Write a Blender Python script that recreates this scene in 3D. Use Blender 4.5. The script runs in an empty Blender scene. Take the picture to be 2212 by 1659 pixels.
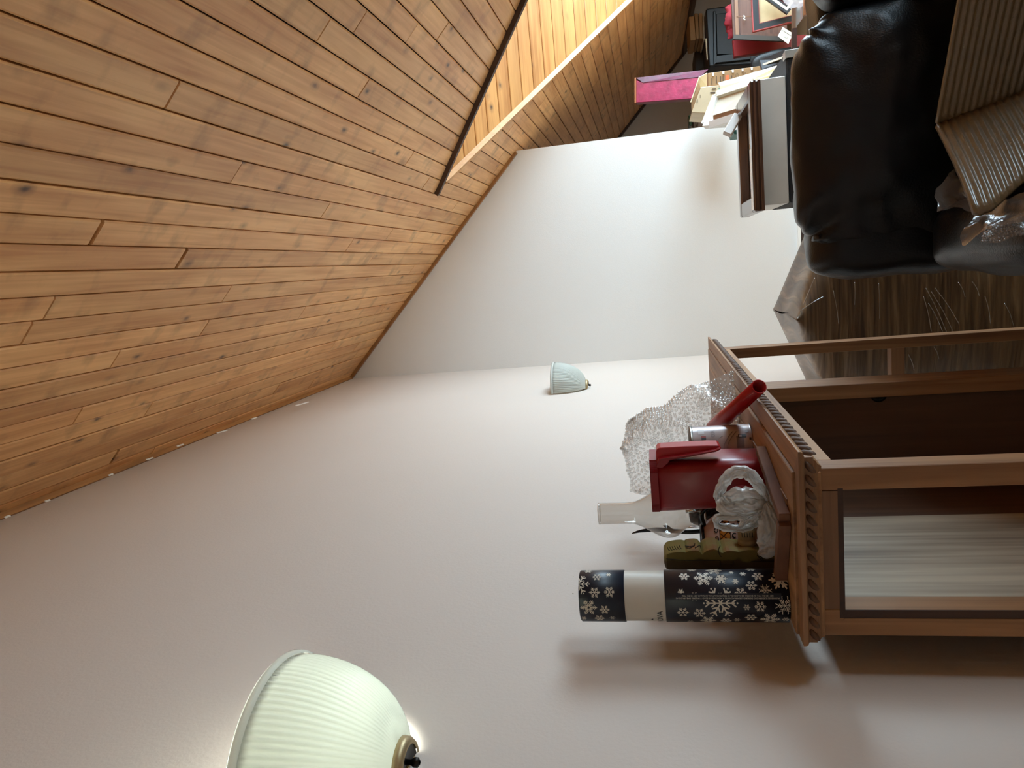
import bpy, bmesh, math, random
from mathutils import Vector, Matrix, noise

# ------------------------------------------------------------------ camera
CAM = Vector((0.0, 0.0, 1.5))
RIGHT = Vector((0.9836, 0.1694, -0.0610))   # the upright picture's right, in the room
DOWN = Vector((-0.0916, 0.1850, -0.9785))
FWD = Vector((-0.1545, 0.9680, 0.1975))
def _ortho():
    global RIGHT, DOWN, FWD
    FWD = FWD.normalized()
    DOWN = (DOWN - FWD * DOWN.dot(FWD)).normalized()
    RIGHT = DOWN.cross(FWD).normalized()
_ortho()
FOC = 1534.0
sc = bpy.context.scene
cam = bpy.data.cameras.new('camera')
cam.sensor_fit = 'HORIZONTAL'
cam.sensor_width = 36.0
cam.lens = 36.0 * FOC / 2212.0
cam.clip_start = 0.02
cam_ob = bpy.data.objects.new('camera', cam)
sc.collection.objects.link(cam_ob)
# phone held sideways: picture-right is the room's down
m = Matrix((DOWN, RIGHT, -FWD)).transposed().to_4x4()
m.translation = CAM
cam_ob.matrix_world = m
sc.camera = cam_ob

# ------------------------------------------------------------------ light, exposure
w = bpy.data.worlds.new('sky')
sc.world = w
w.use_nodes = True
bg = w.node_tree.nodes['Background']
bg.inputs[0].default_value = (0.70, 0.91, 1.10, 1)
bg.inputs[1].default_value = 19.5
sc.view_settings.view_transform = 'Standard'
sc.view_settings.look = 'None'
sc.view_settings.gamma = 1.0
sc.view_settings.use_curve_mapping = False
sc.view_settings.exposure = 0.0
sc.cycles.max_bounces = 10
sc.cycles.diffuse_bounces = 6
sc.cycles.transparent_max_bounces = 24
sc.cycles.sample_clamp_indirect = 6.0
sc.cycles.caustics_reflective = False
sc.cycles.caustics_refractive = False
LAMP_W = 55.0

# ------------------------------------------------------------------ room numbers
XL = -0.69            # left wall
XR = 2.32             # right knee wall
YF = 5.073            # far partition wall (front face)
XF = 0.832            # its free end
YB = 8.85             # back wall of the space beyond
YN = -1.6             # wall behind the camera
ZF = 0.10             # floor
SL = -0.9554          # slope of the ceiling
ZC = 3.823            # its height at the left wall
def zc(x): return ZC + SL * (x + 0.692)
NC = Vector((SL, 0, -1)).normalized()     # ceiling normal into the room
YD, XD = 4.06, 0.54   # dormer ridge, and where it meets the slope
VAL = 0.92            # plan slope of the valleys

def ray(px, py):
    return RIGHT * ((1659 - py) - 829.5) + DOWN * (px - 1106.0) + FWD * FOC
def at(px, py, Y=None, X=None, Z=None):
    r = ray(px, py)
    if Y is not None: t = (Y - CAM.y) / r.y
    elif X is not None: t = (X - CAM.x) / r.x
    else: t = (Z - CAM.z) / r.z
    return CAM + r * t

# ------------------------------------------------------------------ helpers
rnd = random.Random(7)
COL = sc.collection
def lin(c):
    o = []
    for v in c[:3]:
        v = v / 255.0
        o.append(v / 12.92 if v <= 0.04045 else ((v + 0.055) / 1.055) ** 2.4)
    return (o[0], o[1], o[2], 1.0)
def wloc(o):
    p = Vector((0, 0, 0))
    while o is not None:
        p += o.location; o = o.parent
    return p
def link(o, parent):
    COL.objects.link(o)
    if parent is not None: o.parent = parent
    return o
def mesh(name, vs, fs, mat, parent=None, smooth=False, base=None):
    off = wloc(parent) if parent is not None else (Vector(base) if base is not None else Vector((0, 0, 0)))
    me = bpy.data.meshes.new(name)
    me.from_pydata([tuple(Vector(v) - off) for v in vs], [], fs)
    me.update()
    b = bmesh.new(); b.from_mesh(me)
    bmesh.ops.recalc_face_normals(b, faces=b.faces)
    b.to_mesh(me); b.free()
    if smooth:
        for p in me.polygons: p.use_smooth = True
    if isinstance(mat, (list, tuple)):
        for m_ in mat: me.materials.append(m_)
    else: me.materials.append(mat)
    o = bpy.data.objects.new(name, me)
    if parent is None: o.location = off
    return link(o, parent)
def thing(name, label, cat, loc, group=None):
    o = bpy.data.objects.new(name, None)
    o.empty_display_size = 0.05
    o.location = loc; COL.objects.link(o)
    return tag(o, label, cat, group)
def tag(o, label, cat, group=None):
    o['label'] = label; o['category'] = cat
    if group: o['group'] = group
    return o
def struct(o): o['kind'] = 'structure'; return o
def stuff(o): o['kind'] = 'stuff'; return o

BOXF = [(0,1,2,3),(7,6,5,4),(0,4,5,1),(1,5,6,2),(2,6,7,3),(3,7,4,0)]
def boxv(x0,x1,y0,y1,z0,z1):
    return [Vector(p) for p in ((x0,y0,z0),(x1,y0,z0),(x1,y1,z0),(x0,y1,z0),(x0,y0,z1),(x1,y0,z1),(x1,y1,z1),(x0,y1,z1))]
def bevel(o, wd, seg=1):
    b = bmesh.new(); b.from_mesh(o.data)
    bmesh.ops.bevel(b, geom=list(b.edges), offset=wd, segments=seg, affect='EDGES', profile=0.6)
    b.to_mesh(o.data); b.free()
    return o
def box(name, x0,x1,y0,y1,z0,z1, mat, parent=None, bv=0.0, base=None):
    if parent is None and base is None: base = ((x0+x1)/2,(y0+y1)/2,z0)
    o = mesh(name, boxv(x0,x1,y0,y1,z0,z1), BOXF, mat, parent, base=base)
    if bv: bevel(o, bv)
    return o
def boxr(name, c, hx, hy, z0, z1, ang, mat, parent=None, bv=0.0, shear=(0,0)):
    "box turned by ang about Z; c is its plan centre; shear leans its top"
    ca, sa = math.cos(ang), math.sin(ang)
    vs = []
    for v in boxv(-hx,hx,-hy,hy,z0,z1):
        k = (v.z - z0) / max(1e-6, z1 - z0)
        vs.append(Vector((c[0]+v.x*ca-v.y*sa+shear[0]*k, c[1]+v.x*sa+v.y*ca+shear[1]*k, v.z)))
    o = mesh(name, vs, BOXF, mat, parent, base=(c[0],c[1],z0))
    if bv: bevel(o, bv)
    return o
def bar(name, p0, p1, wd, ht, mat, parent=None, up=Vector((0,0,1)), bv=0.0, off=(0,0)):
    "square bar from p0 to p1, wd across, ht along up; off moves it in (across, up)"
    p0, p1 = Vector(p0), Vector(p1)
    d = (p1-p0).normalized(); s = d.cross(up).normalized(); u = s.cross(d).normalized()
    vs = []
    for p in (p0, p1):
        for a, b in ((-1,-1),(1,-1),(1,1),(-1,1)):
            vs.append(p + s*(a*wd/2+off[0]) + u*(b*ht/2+off[1]))
    o = mesh(name, vs, [(0,1,2,3),(7,6,5,4),(0,4,5,1),(1,5,6,2),(2,6,7,3),(3,7,4,0)], mat, parent, base=p0)
    if bv: bevel(o, bv)
    return o
def slab(name, pts, thick, mat, parent=None, bv=0.0, away=None):
    "flat polygon with real thickness, growing away from the room side it is seen from"
    pts = [Vector(p) for p in pts]; n = len(pts)
    nm = (pts[1]-pts[0]).cross(pts[2]-pts[0]).normalized()
    if away is None: away = nm if nm.dot(pts[0]-CAM) > 0 else -nm
    vs = pts + [p + away*thick for p in pts]
    fs = [tuple(range(n)), tuple(reversed(range(n,2*n)))] + [(i,(i+1)%n,n+(i+1)%n,n+i) for i in range(n)]
    o = mesh(name, vs, fs, mat, parent, base=min(pts, key=lambda p:p.z))
    if bv: bevel(o, bv)
    return o
def lathe(name, prof, c, mat, parent=None, seg=32, a0=0.0, a1=2*math.pi, fn=None, smooth=True, cap=False):
    full = abs(a1-a0-2*math.pi) < 1e-6
    n = seg if full else seg+1
    vs, fs = [], []
    for (r, z) in prof:
        for i in range(n):
            a = a0+(a1-a0)*i/seg
            rr = r*(fn(a, z) if fn else 1.0)
            vs.append(Vector((c[0]+rr*math.cos(a), c[1]+rr*math.sin(a), z)))
    for j in range(len(prof)-1):
        for i in range(seg):
            k = (i+1) % n
            fs.append((j*n+i, j*n+k, (j+1)*n+k, (j+1)*n+i))
    if cap and full:
        fs.append(tuple(range(n))); fs.append(tuple((len(prof)-1)*n+i for i in range(n)))
    o = mesh(name, vs, fs, mat, parent, base=(c[0],c[1],prof[0][1]))
    if smooth:
        for p in o.data.polygons: p.use_smooth = len(p.vertices) == 4
    return o
def spline(pts, n=8, closed=False):
    out = []; m_ = len(pts)
    rng = range(m_ if closed else m_-1)
    for i in rng:
        if closed: p = [Vector(pts[(i+k-1) % m_]) for k in range(4)]
        else: p = [Vector(pts[min(max(i+k-1,0),m_-1)]) for k in range(4)]
        for k in range(n):
            t = k/n
            out.append(0.5*((2*p[1])+(p[2]-p[0])*t+(2*p[0]-5*p[1]+4*p[2]-p[3])*t*t+(3*p[1]-p[0]-3*p[2]+p[3])*t**3))
    if not closed: out.append(Vector(pts[-1]))
    return out
def sweep(name, pts, ra, rb, mat, parent=None, seg=10, closed=False, up=Vector((0,0,1)), jit=0.0, smooth=True, rr=None):
    "tube with an elliptical section ra x rb (numbers or lists), jit crumples it"
    pts = [Vector(p) for p in pts]; n = len(pts); vs, fs = [], []
    for i, p in enumerate(pts):
        if closed: d = pts[(i+1) % n]-pts[(i-1) % n]
        else: d = pts[min(i+1,n-1)]-pts[max(i-1,0)]
        d.normalize()
        s = d.cross(up)
        if s.length < 1e-4: s = d.cross(Vector((1,0,0)))
        s.normalize(); u = s.cross(d).normalized()
        A = ra[i] if isinstance(ra,(list,tuple)) else ra
        B = rb[i] if isinstance(rb,(list,tuple)) else rb
        for k in range(seg):
            a = 2*math.pi*k/seg
            q = p + s*(A*math.cos(a)) + u*(B*math.sin(a))
            if jit: q = q + noise.noise_vector(q*90+Vector((3,k*.2,1)))*jit
            vs.append(q)
    for i in range(n if closed else n-1):
        j = (i+1) % n
        for k in range(seg):
            k2 = (k+1) % seg
            fs.append((i*seg+k, i*seg+k2, j*seg+k2, j*seg+k))
    if not closed:
        fs.append(tuple(range(seg))); fs.append(tuple((n-1)*seg+k for k in range(seg)))
    o = mesh(name, vs, fs, mat, parent, base=pts[0])
    if smooth:
        for p in o.data.polygons: p.use_smooth = len(p.vertices) == 4
    return o
def cushion(name, c, hx, hy, hz, mat, parent=None, e=5.0, n=14, rot=0.0, tilt=0.0, wr=0.0, bulge=0.0, seed=0.0, fn=None):
    "padded block: rounded box with bulged faces and soft wrinkles"
    vs, fs, idx = [], [], {}
    def vid(x,y,z):
        k = (x,y,z)
        if k not in idx:
            idx[k] = len(vs)
            p = Vector((2*x/n-1, 2*y/n-1, 2*z/n-1))
            mx = max(abs(p.x),abs(p.y),abs(p.z))
            l = (abs(p.x)**e+abs(p.y)**e+abs(p.z)**e)**(1/e)
            q = p*(mx/l)
            b = bulge*(1-q.x*q.x)*(1-q.z*q.z)
            q = Vector((q.x*hx, q.y*(hy+b), q.z*hz))
            if fn: q = fn(q)
            if wr: q += noise.noise_vector(q*7+Vector((seed,seed,0)))*wr + noise.noise_vector(q*21+Vector((0,seed,0)))*wr*0.35
            q = Matrix.Rotation(rot,3,'Z') @ (Matrix.Rotation(tilt,3,'X') @ q)
            vs.append(Vector(c)+q)
        return idx[k]
    for a in range(n):
        for b in range(n):
            for s in (0,n):
                fs.append((vid(s,a,b),vid(s,a+1,b),vid(s,a+1,b+1),vid(s,a,b+1)))
                fs.append((vid(a,s,b),vid(a+1,s,b),vid(a+1,s,b+1),vid(a,s,b+1)))
                fs.append((vid(a,b,s),vid(a+1,b,s),vid(a+1,b+1,s),vid(a,b+1,s)))
    return mesh(name, vs, fs, mat, parent, smooth=True, base=(c[0],c[1],c[2]-hz))

# ------------------------------------------------------------------ materials
def newmat(name):
    m_ = bpy.data.materials.new(name); m_.use_nodes = True
    nt = m_.node_tree
    return m_, nt, nt.nodes['Principled BSDF']
def N(nt, t, **kw):
    n = nt.nodes.new(t)
    for k, v in kw.items(): setattr(n, k, v)
    return n
def ramp(nt, stops):
    r = N(nt, 'ShaderNodeValToRGB'); el = r.color_ramp.elements
    while len(el) < len(stops): el.new(0.5)
    for e, (p, c) in zip(el, stops): e.position = p; e.color = c
    return r
def plain(name, rgb, rough=0.5, metal=0.0, var=0.08, scale=8.0, bump=0.0, bscale=120.0, spec=0.5, sheen=0.0, coat=0.0):
    m_, nt, b = newmat(name)
    c = lin(rgb)
    tc = N(nt,'ShaderNodeTexCoord'); nz = N(nt,'ShaderNodeTexNoise')
    nz.inputs['Scale'].default_value = scale; nz.inputs['Detail'].default_value = 4
    nt.links.new(tc.outputs['Object'], nz.inputs['Vector'])
    lo = tuple(v*(1-var) for v in c[:3])+(1,); hi = tuple(min(1,v*(1+var)) for v in c[:3])+(1,)
    r = ramp(nt, [(0.3,lo),(0.7,hi)])
    nt.links.new(nz.outputs['Fac'], r.inputs['Fac']); nt.links.new(r.outputs['Color'], b.inputs['Base Color'])
    b.inputs['Roughness'].default_value = rough; b.inputs['Metallic'].default_value = metal
    b.inputs['Specular IOR Level'].default_value = spec
    if coat: b.inputs['Coat Weight'].default_value = coat; b.inputs['Coat Roughness'].default_value = 0.15
    if bump:
        n2 = N(nt,'ShaderNodeTexNoise'); n2.inputs['Scale'].default_value = bscale; n2.inputs['Detail'].default_value = 3
        nt.links.new(tc.outputs['Object'], n2.inputs['Vector'])
        bp = N(nt,'ShaderNodeBump'); bp.inputs['Strength'].default_value = bump; bp.inputs['Distance'].default_value = 0.002
        nt.links.new(n2.outputs['Fac'], bp.inputs['Height']); nt.links.new(bp.outputs['Normal'], b.inputs['Normal'])
    return m_
def wood(name, dark, light, grain='Y', rough=0.45, knots=True, sc_=1.0, coat=0.0, tint=0.25, knotcol=(84,62,46), stain=0.0):
    m_, nt, b = newmat(name); L = nt.links.new
    tc = N(nt,'ShaderNodeTexCoord'); oi = N(nt,'ShaderNodeObjectInfo')
    ml = N(nt,'ShaderNodeVectorMath', operation='SCALE'); ml.inputs[0].default_value = (17.3, 31.7, 11.1)
    L(oi.outputs['Random'], ml.inputs['Scale'])
    ad = N(nt,'ShaderNodeVectorMath', operation='ADD'); L(tc.outputs['Object'], ad.inputs[0]); L(ml.outputs[0], ad.inputs[1])
    def mapping(a, l):
        mp = N(nt,'ShaderNodeMapping'); s = [a*sc_]*3; s['XYZ'.index(grain)] = l*sc_
        mp.inputs['Scale'].default_value = s; L(ad.outputs[0], mp.inputs['Vector']); return mp
    n1 = N(nt,'ShaderNodeTexNoise'); n1.inputs['Scale'].default_value = 1; n1.inputs['Detail'].default_value = 6; n1.inputs['Distortion'].default_value = 0.6
    L(mapping(60, 2.2).outputs[0], n1.inputs['Vector'])
    n2 = N(nt,'ShaderNodeTexNoise'); n2.inputs['Scale'].default_value = 1; n2.inputs['Detail'].default_value = 3
    L(mapping(9, 1.6).outputs[0], n2.inputs['Vector'])
    mx = N(nt,'ShaderNodeMath', operation='MULTIPLY_ADD'); L(n1.outputs['Fac'], mx.inputs[0]); mx.inputs[1].default_value = 0.45
    sb = N(nt,'ShaderNodeMath', operation='MULTIPLY'); L(n2.outputs['Fac'], sb.inputs[0]); sb.inputs[1].default_value = 0.6; L(sb.outputs[0], mx.inputs[2])
    r = ramp(nt, [(0.38, lin(dark)), (0.66, lin(light))]); L(mx.outputs[0], r.inputs['Fac'])
    col = r.outputs['Color']
    hs = N(nt,'ShaderNodeHueSaturation'); L(col, hs.inputs['Color'])
    mr = N(nt,'ShaderNodeMapRange'); L(oi.outputs['Random'], mr.inputs['Value']); mr.inputs['To Min'].default_value = 1-tint; mr.inputs['To Max'].default_value = 1+tint*0.6
    L(mr.outputs[0], hs.inputs['Value']); col = hs.outputs['Color']
    if stain:
        n3 = N(nt,'ShaderNodeTexNoise'); n3.inputs['Scale'].default_value = 1; n3.inputs['Detail'].default_value = 5
        L(mapping(5.5, 9.0).outputs[0], n3.inputs['Vector'])
        rs = ramp(nt, [(0.55,(0,0,0,1)),(0.75,(1,1,1,1))]); L(n3.outputs['Fac'], rs.inputs['Fac'])
        fm = N(nt,'ShaderNodeMath', operation='MULTIPLY'); L(rs.outputs['Color'], fm.inputs[0]); fm.inputs[1].default_value = stain
        mm = N(nt,'ShaderNodeMix', data_type='RGBA'); L(fm.outputs[0], mm.inputs[0]); L(col, mm.inputs[6]); mm.inputs[7].default_value = lin((128,92,62)); col = mm.outputs[2]
    if knots:
        vo = N(nt,'ShaderNodeTexVoronoi'); vo.inputs['Scale'].default_value = 1
        L(mapping(9.0, 5.2).outputs[0], vo.inputs['Vector'])
        n4 = N(nt,'ShaderNodeTexNoise'); n4.inputs['Scale'].default_value = 40; L(ad.outputs[0], n4.inputs['Vector'])
        am = N(nt,'ShaderNodeMath', operation='MULTIPLY_ADD'); L(n4.outputs['Fac'], am.inputs[0]); am.inputs[1].default_value = 0.10; L(vo.outputs['Distance'], am.inputs[2])
        rk = ramp(nt, [(0.085,(0.95,0.95,0.95,1)),(0.125,(0.55,0.55,0.55,1)),(0.155,(0.28,0.28,0.28,1)),(0.25,(0,0,0,1))]); L(am.outputs[0], rk.inputs['Fac'])
        mm = N(nt,'ShaderNodeMix', data_type='RGBA'); L(rk.outputs['Color'], mm.inputs[0]); L(col, mm.inputs[6]); mm.inputs[7].default_value = lin(knotcol); col = mm.outputs[2]
    L(col, b.inputs['Base Color'])
    b.inputs['Roughness'].default_value = rough
    if coat: b.inputs['Coat Weight'].default_value = coat; b.inputs['Coat Roughness'].default_value = 0.25
    bp = N(nt,'ShaderNodeBump'); bp.inputs['Strength'].default_value = 0.15; bp.inputs['Distance'].default_value = 0.002
    L(n1.outputs['Fac'], bp.inputs['Height']); L(bp.outputs['Normal'], b.inputs['Normal'])
    return m_
def film(name, rgb, clear, rough=0.18, bump=0.6, bscale=60.0, gloss=0.35, trans=0.5):
    "thin plastic: part see-through, part milky, with creased gloss"
    m_, nt, b = newmat(name); L = nt.links.new
    nt.nodes.remove(b); out = nt.nodes['Material Output']
    tr = N(nt,'ShaderNodeBsdfTransparent'); tr.inputs[0].default_value = (0.97,0.97,0.96,1)
    df = N(nt,'ShaderNodeBsdfDiffuse'); df.inputs[0].default_value = lin(rgb)
    tl = N(nt,'ShaderNodeBsdfTranslucent'); tl.inputs[0].default_value = lin(rgb)
    gl = N(nt,'ShaderNodeBsdfGlossy'); gl.inputs['Roughness'].default_value = rough; gl.inputs[0].default_value = (0.9,0.9,0.9,1)
    tc = N(nt,'ShaderNodeTexCoord'); nz = N(nt,'ShaderNodeTexNoise'); nz.inputs['Scale'].default_value = bscale; nz.inputs['Detail'].default_value = 4
    L(tc.outputs['Object'], nz.inputs['Vector'])
    bp = N(nt,'ShaderNodeBump'); bp.inputs['Strength'].default_value = bump; bp.inputs['Distance'].default_value = 0.004; L(nz.outputs['Fac'], bp.inputs['Height'])
    for s in (df, tl, gl): L(bp.outputs['Normal'], s.inputs['Normal'])
    m1 = N(nt,'ShaderNodeMixShader'); m1.inputs[0].default_value = trans; L(df.outputs[0], m1.inputs[1]); L(tl.outputs[0], m1.inputs[2])
    lw = N(nt,'ShaderNodeLayerWeight'); lw.inputs[0].default_value = 0.5; L(bp.outputs['Normal'], lw.inputs['Normal'])
    pw = N(nt,'ShaderNodeMath', operation='POWER'); L(lw.outputs['Facing'], pw.inputs[0]); pw.inputs[1].default_value = 2.0
    mg = N(nt,'ShaderNodeMath', operation='MULTIPLY'); L(pw.outputs[0], mg.inputs[0]); mg.inputs[1].default_value = gloss*2.0
    ma = N(nt,'ShaderNodeMath', operation='ADD', use_clamp=True); L(mg.outputs[0], ma.inputs[0]); ma.inputs[1].default_value = gloss*0.12
    m2 = N(nt,'ShaderNodeMixShader'); m2.inputs[0].default_value = clear; L(m1.outputs[0], m2.inputs[1]); L(tr.outputs[0], m2.inputs[2])
    m3 = N(nt,'ShaderNodeMixShader'); L(ma.outputs[0], m3.inputs[0]); L(m2.outputs[0], m3.inputs[1]); L(gl.outputs[0], m3.inputs[2])
    L(m3.outputs[0], out.inputs[0])
    return m_
def glass(name, tint=(0.97,0.98,0.97,1), edge=0.25, rough=0.02, milk=0.06, power=5.0):
    m_, nt, b = newmat(name); L = nt.links.new
    nt.nodes.remove(b); out = nt.nodes['Material Output']
    tr = N(nt,'ShaderNodeBsdfTransparent'); tr.inputs[0].default_value = tint
    df = N(nt,'ShaderNodeBsdfDiffuse'); df.inputs[0].default_value = (0.75,0.74,0.7,1)
    gl = N(nt,'ShaderNodeBsdfGlossy'); gl.inputs['Roughness'].default_value = rough
    m0 = N(nt,'ShaderNodeMixShader'); m0.inputs[0].default_value = milk; L(tr.outputs[0], m0.inputs[1]); L(df.outputs[0], m0.inputs[2])
    lw = N(nt,'ShaderNodeLayerWeight'); lw.inputs[0].default_value = 0.5
    pw = N(nt,'ShaderNodeMath', operation='POWER'); L(lw.outputs['Facing'], pw.inputs[0]); pw.inputs[1].default_value = power
    ml = N(nt,'ShaderNodeMath', operation='MULTIPLY_ADD'); L(pw.outputs[0], ml.inputs[0]); ml.inputs[1].default_value = edge*3.5; ml.inputs[2].default_value = 0.04
    ml.use_clamp = True
    m1 = N(nt,'ShaderNodeMixShader'); L(ml.outputs[0], m1.inputs[0]); L(m0.outputs[0], m1.inputs[1]); L(gl.outputs[0], m1.inputs[2])
    L(m1.outputs[0], out.inputs[0])
    return m_

M_WALL = plain('white_wall_paint', (226,224,220), 0.75, var=0.015, scale=1.2, bump=0.25, bscale=160)
M_WALLW = plain('warm_lit_wall_paint', (208,195,184), 0.75, var=0.015, scale=1.2, bump=0.25, bscale=160)  # white wall with the warm, dimmer light put into its colour
M_CEIL = wood('pine_ceiling_boards', (204,146,92), (242,192,132), 'Y', rough=0.42, coat=0.12, tint=0.12, stain=0.5)
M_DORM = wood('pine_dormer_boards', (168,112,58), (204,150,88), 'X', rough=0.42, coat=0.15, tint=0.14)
M_TRIM = wood('pine_trim', (138,94,52), (178,126,74), 'Y', knots=False, rough=0.45)
M_VAL = wood('pale_valley_trim', (196,142,86), (222,172,112), 'Y', knots=False, rough=0.45, tint=0.05)
M_DKTRIM = wood('dark_trim', (58,38,26), (86,58,40), 'Y', knots=False, rough=0.5)
M_BACK = plain('roof_backing', (26,17,10), 0.95, var=0.1)
M_FLOOR = plain('pale_floor_tile', (224,192,150), 0.5, var=0.05, scale=2)
M_SKIRT = plain('dark_brown_paint', (52,36,32), 0.45, var=0.1)
M_SKIRT2 = plain('dark_green_paint', (20,28,26), 0.5, var=0.1)
M_WHITE = plain('white_paint', (236,236,232), 0.5, var=0.02)
M_CAB = wood('cedar_cabinet', (118,78,46), (172,126,82), 'Z', rough=0.55, knots=False, tint=0.08)
M_CABY = wood('cedar_cabinet_long', (122,82,48), (182,136,90), 'Y', rough=0.55, knots=False, tint=0.08)
M_CABX = wood('cedar_cabinet_cross', (112,76,47), (158,116,80), 'X', rough=0.55, knots=False, tint=0.08)
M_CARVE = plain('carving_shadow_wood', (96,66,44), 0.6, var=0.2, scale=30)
M_PLYDK = wood('dark_plywood', (74,48,32), (98,66,44), 'Z', rough=0.6, knots=False, tint=0.05)
M_PLYWH = wood('whitewashed_plywood', (104,86,70), (178,162,140), 'Z', rough=0.6, knots=False, tint=0.03, sc_=0.8)

# ================================================================== STRUCTURE
fl = struct(box('floor', XL-0.3, XR+0.6, YN-0.2, YB+0.2, ZF-0.05, ZF, M_FLOOR))
WT = 0.08
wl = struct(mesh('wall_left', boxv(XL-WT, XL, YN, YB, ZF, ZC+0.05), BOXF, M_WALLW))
wn = struct(mesh('wall_near', [Vector(p) for p in ((XL,YN,ZF),(XR,YN,ZF),(XR,YN,zc(XR)),(XL,YN,zc(XL)),(XL,YN-WT,ZF),(XR,YN-WT,ZF),(XR,YN-WT,zc(XR)),(XL,YN-WT,zc(XL)))],
       [(0,1,2,3),(7,6,5,4),(0,4,5,1),(1,5,6,2),(2,6,7,3),(3,7,4,0)], M_WALL))
def gable(name, x0, x1, y0, y1):
    vs = [Vector(p) for p in ((x0,y0,ZF),(x1,y0,ZF),(x1,y0,zc(x1)),(x0,y0,zc(x0)),(x0,y1,ZF),(x1,y1,ZF),(x1,y1,zc(x1)),(x0,y1,zc(x0)))]
    return struct(mesh(name, vs, BOXF[:0]+[(0,1,2,3),(7,6,5,4),(0,4,5,1),(1,5,6,2),(2,6,7,3),(3,7,4,0)], M_WALL))
wf = gable('wall_far', XL, XF, YF, YF+0.12)
wb = gable('wall_back', XL, XR, YB, YB+0.1)
# right knee wall with the dormer's window in it
WY0, WY1, WZ0, WZ1 = 2.75, 5.37, 0.45, 1.80
DY = (XR-XD)*VAL
vs, fs = [], []
def quad(a,b,c,d):
    i = len(vs)
    for p in (a,b,c,d): vs.append(Vector((XR,p[0],p[1])))
    for p in (a,b,c,d): vs.append(Vector((XR+0.1,p[0],p[1])))
    fs.extend([(i,i+1,i+2,i+3),(i+7,i+6,i+5,i+4)]+[(i+k,i+(k+1)%4,i+4+(k+1)%4,i+4+k) for k in range(4)])
zk = zc(XR)
VY0, VY1, VZ0, VZ1 = 0.72, 1.98, 0.36, 0.90      # low window added out of view in the knee wall, for more light nearby
quad((YN,ZF),(VY0,ZF),(VY0,zk),(YN,zk)); quad((VY1,ZF),(WY0,ZF),(WY0,zk),(VY1,zk))
quad((VY0,ZF),(VY1,ZF),(VY1,VZ0),(VY0,VZ0)); quad((VY0,VZ1),(VY1,VZ1),(VY1,zk),(VY0,zk))
quad((WY1,ZF),(YB,ZF),(YB,zk),(WY1,zk))
quad((WY0,ZF),(WY1,ZF),(WY1,WZ0),(WY0,WZ0))
zr = zc(XD)          # ridge height
def zdorm(y): return zr + SL*abs(y-YD)/VAL*1.0
yt0 = YD-(zr-WZ1)/(-SL)*VAL; yt1 = YD+(zr-WZ1)/(-SL)*VAL
quad((WY0,zk),(WY0,WZ1),(yt0,WZ1),(YD-DY,zk)) if yt0 < WY0 else None
quad((WY1,zk),(WY1,WZ1),(yt1,WZ1),(YD+DY,zk)) if yt1 > WY1 else None
quad((yt0,WZ1),(yt1,WZ1),(YD,zr),(YD,zr))
wr_ = struct(mesh('wall_right', vs, fs, M_WALL))
# window
M_FRAME = plain('window_frame_paint', (225,222,214), 0.45, var=0.02)
M_PANE = glass('window_glass', edge=0.1, milk=0.0)
def window(n, y0, y1, z0, z1, cols):
    win = bpy.data.objects.new('window_%d' % n, None); win.location = (XR+0.05,(y0+y1)/2,z0); COL.objects.link(win); struct(win)
    wd = (y1-y0)/cols
    for k in range(cols+1):
        y = min(max(y0+wd*k, y0+0.02), y1-0.02)
        box('mullion', XR+0.03, XR+0.07, y-0.02, y+0.02, z0, z1, M_FRAME, win)
    for z in (z0+0.02, z1-0.02):
        box('window_rail', XR+0.031, XR+0.069, y0, y1, z-0.02, z+0.02, M_FRAME, win)
    for k in range(cols):
        box('pane', XR+0.048, XR+0.052, y0+wd*k+0.02, y0+wd*(k+1)-0.02, z0+0.04, z1-0.04, M_PANE, win)
    # the opening guides the sky's rays indoors
    pl = bpy.data.lights.new('window_portal', 'AREA'); pl.shape = 'RECTANGLE'; pl.size = y1-y0; pl.size_y = z1-z0
    pl.cycles.is_portal = True
    po = bpy.data.objects.new('window_portal', pl); po.location = (XR+0.12,(y0+y1)/2,(z0+z1)/2)
    po.rotation_euler = (math.radians(90), 0, math.radians(90)); COL.objects.link(po)
window(1, WY0, WY1, WZ0, WZ1, 3)
window(2, VY0, VY1, VZ0, VZ1, 2)

# --- main ceiling: boards along Y on a dark roof deck with the dormer cut out
def cpt(x, y, d): return Vector((x, y, zc(x))) + NC*d
vs, fs = [], []
def deck(poly):
    i = len(vs); n = len(poly)
    for d in (-0.004, -0.05):
        for x, y in poly: vs.append(cpt(x, y, d))
    fs.append(tuple(range(i,i+n))); fs.append(tuple(reversed(range(i+n,i+2*n))))
    for k in range(n): fs.append((i+k, i+(k+1)%n, i+n+(k+1)%n, i+n+k))
XC1 = XR+0.1
deck([(XL-0.05,YN-0.1),(XD,YN-0.1),(XD,YB+0.1),(XL-0.05,YB+0.1)])
deck([(XD,YN-0.1),(XC1,YN-0.1),(XC1,YD-(XC1-XD)*VAL),(XD,YD)])
deck([(XD,YD),(XC1,YD+(XC1-XD)*VAL),(XC1,YB+0.1),(XD,YB+0.1)])
ceil = struct(mesh('ceiling', vs, fs, M_BACK))
PW = 0.0625
JOINTS = [(351,224,1),(490,391,0),(190,517,2),(376,571,2),(705,40,0),(788,174,0),(496,613,0),(89,678,0),(656,661,0),(427,719,0),(235,784,0),
          (579,766,0),(156,904,0),(315,882,0),(418,877,0),(593,839,0),(242,985,2),(885,333,0),(918,390,0),(981,441,0),(840,499,0),(756,519,0),(804,550,0),(892,572,0)]
jmap = {}
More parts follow.
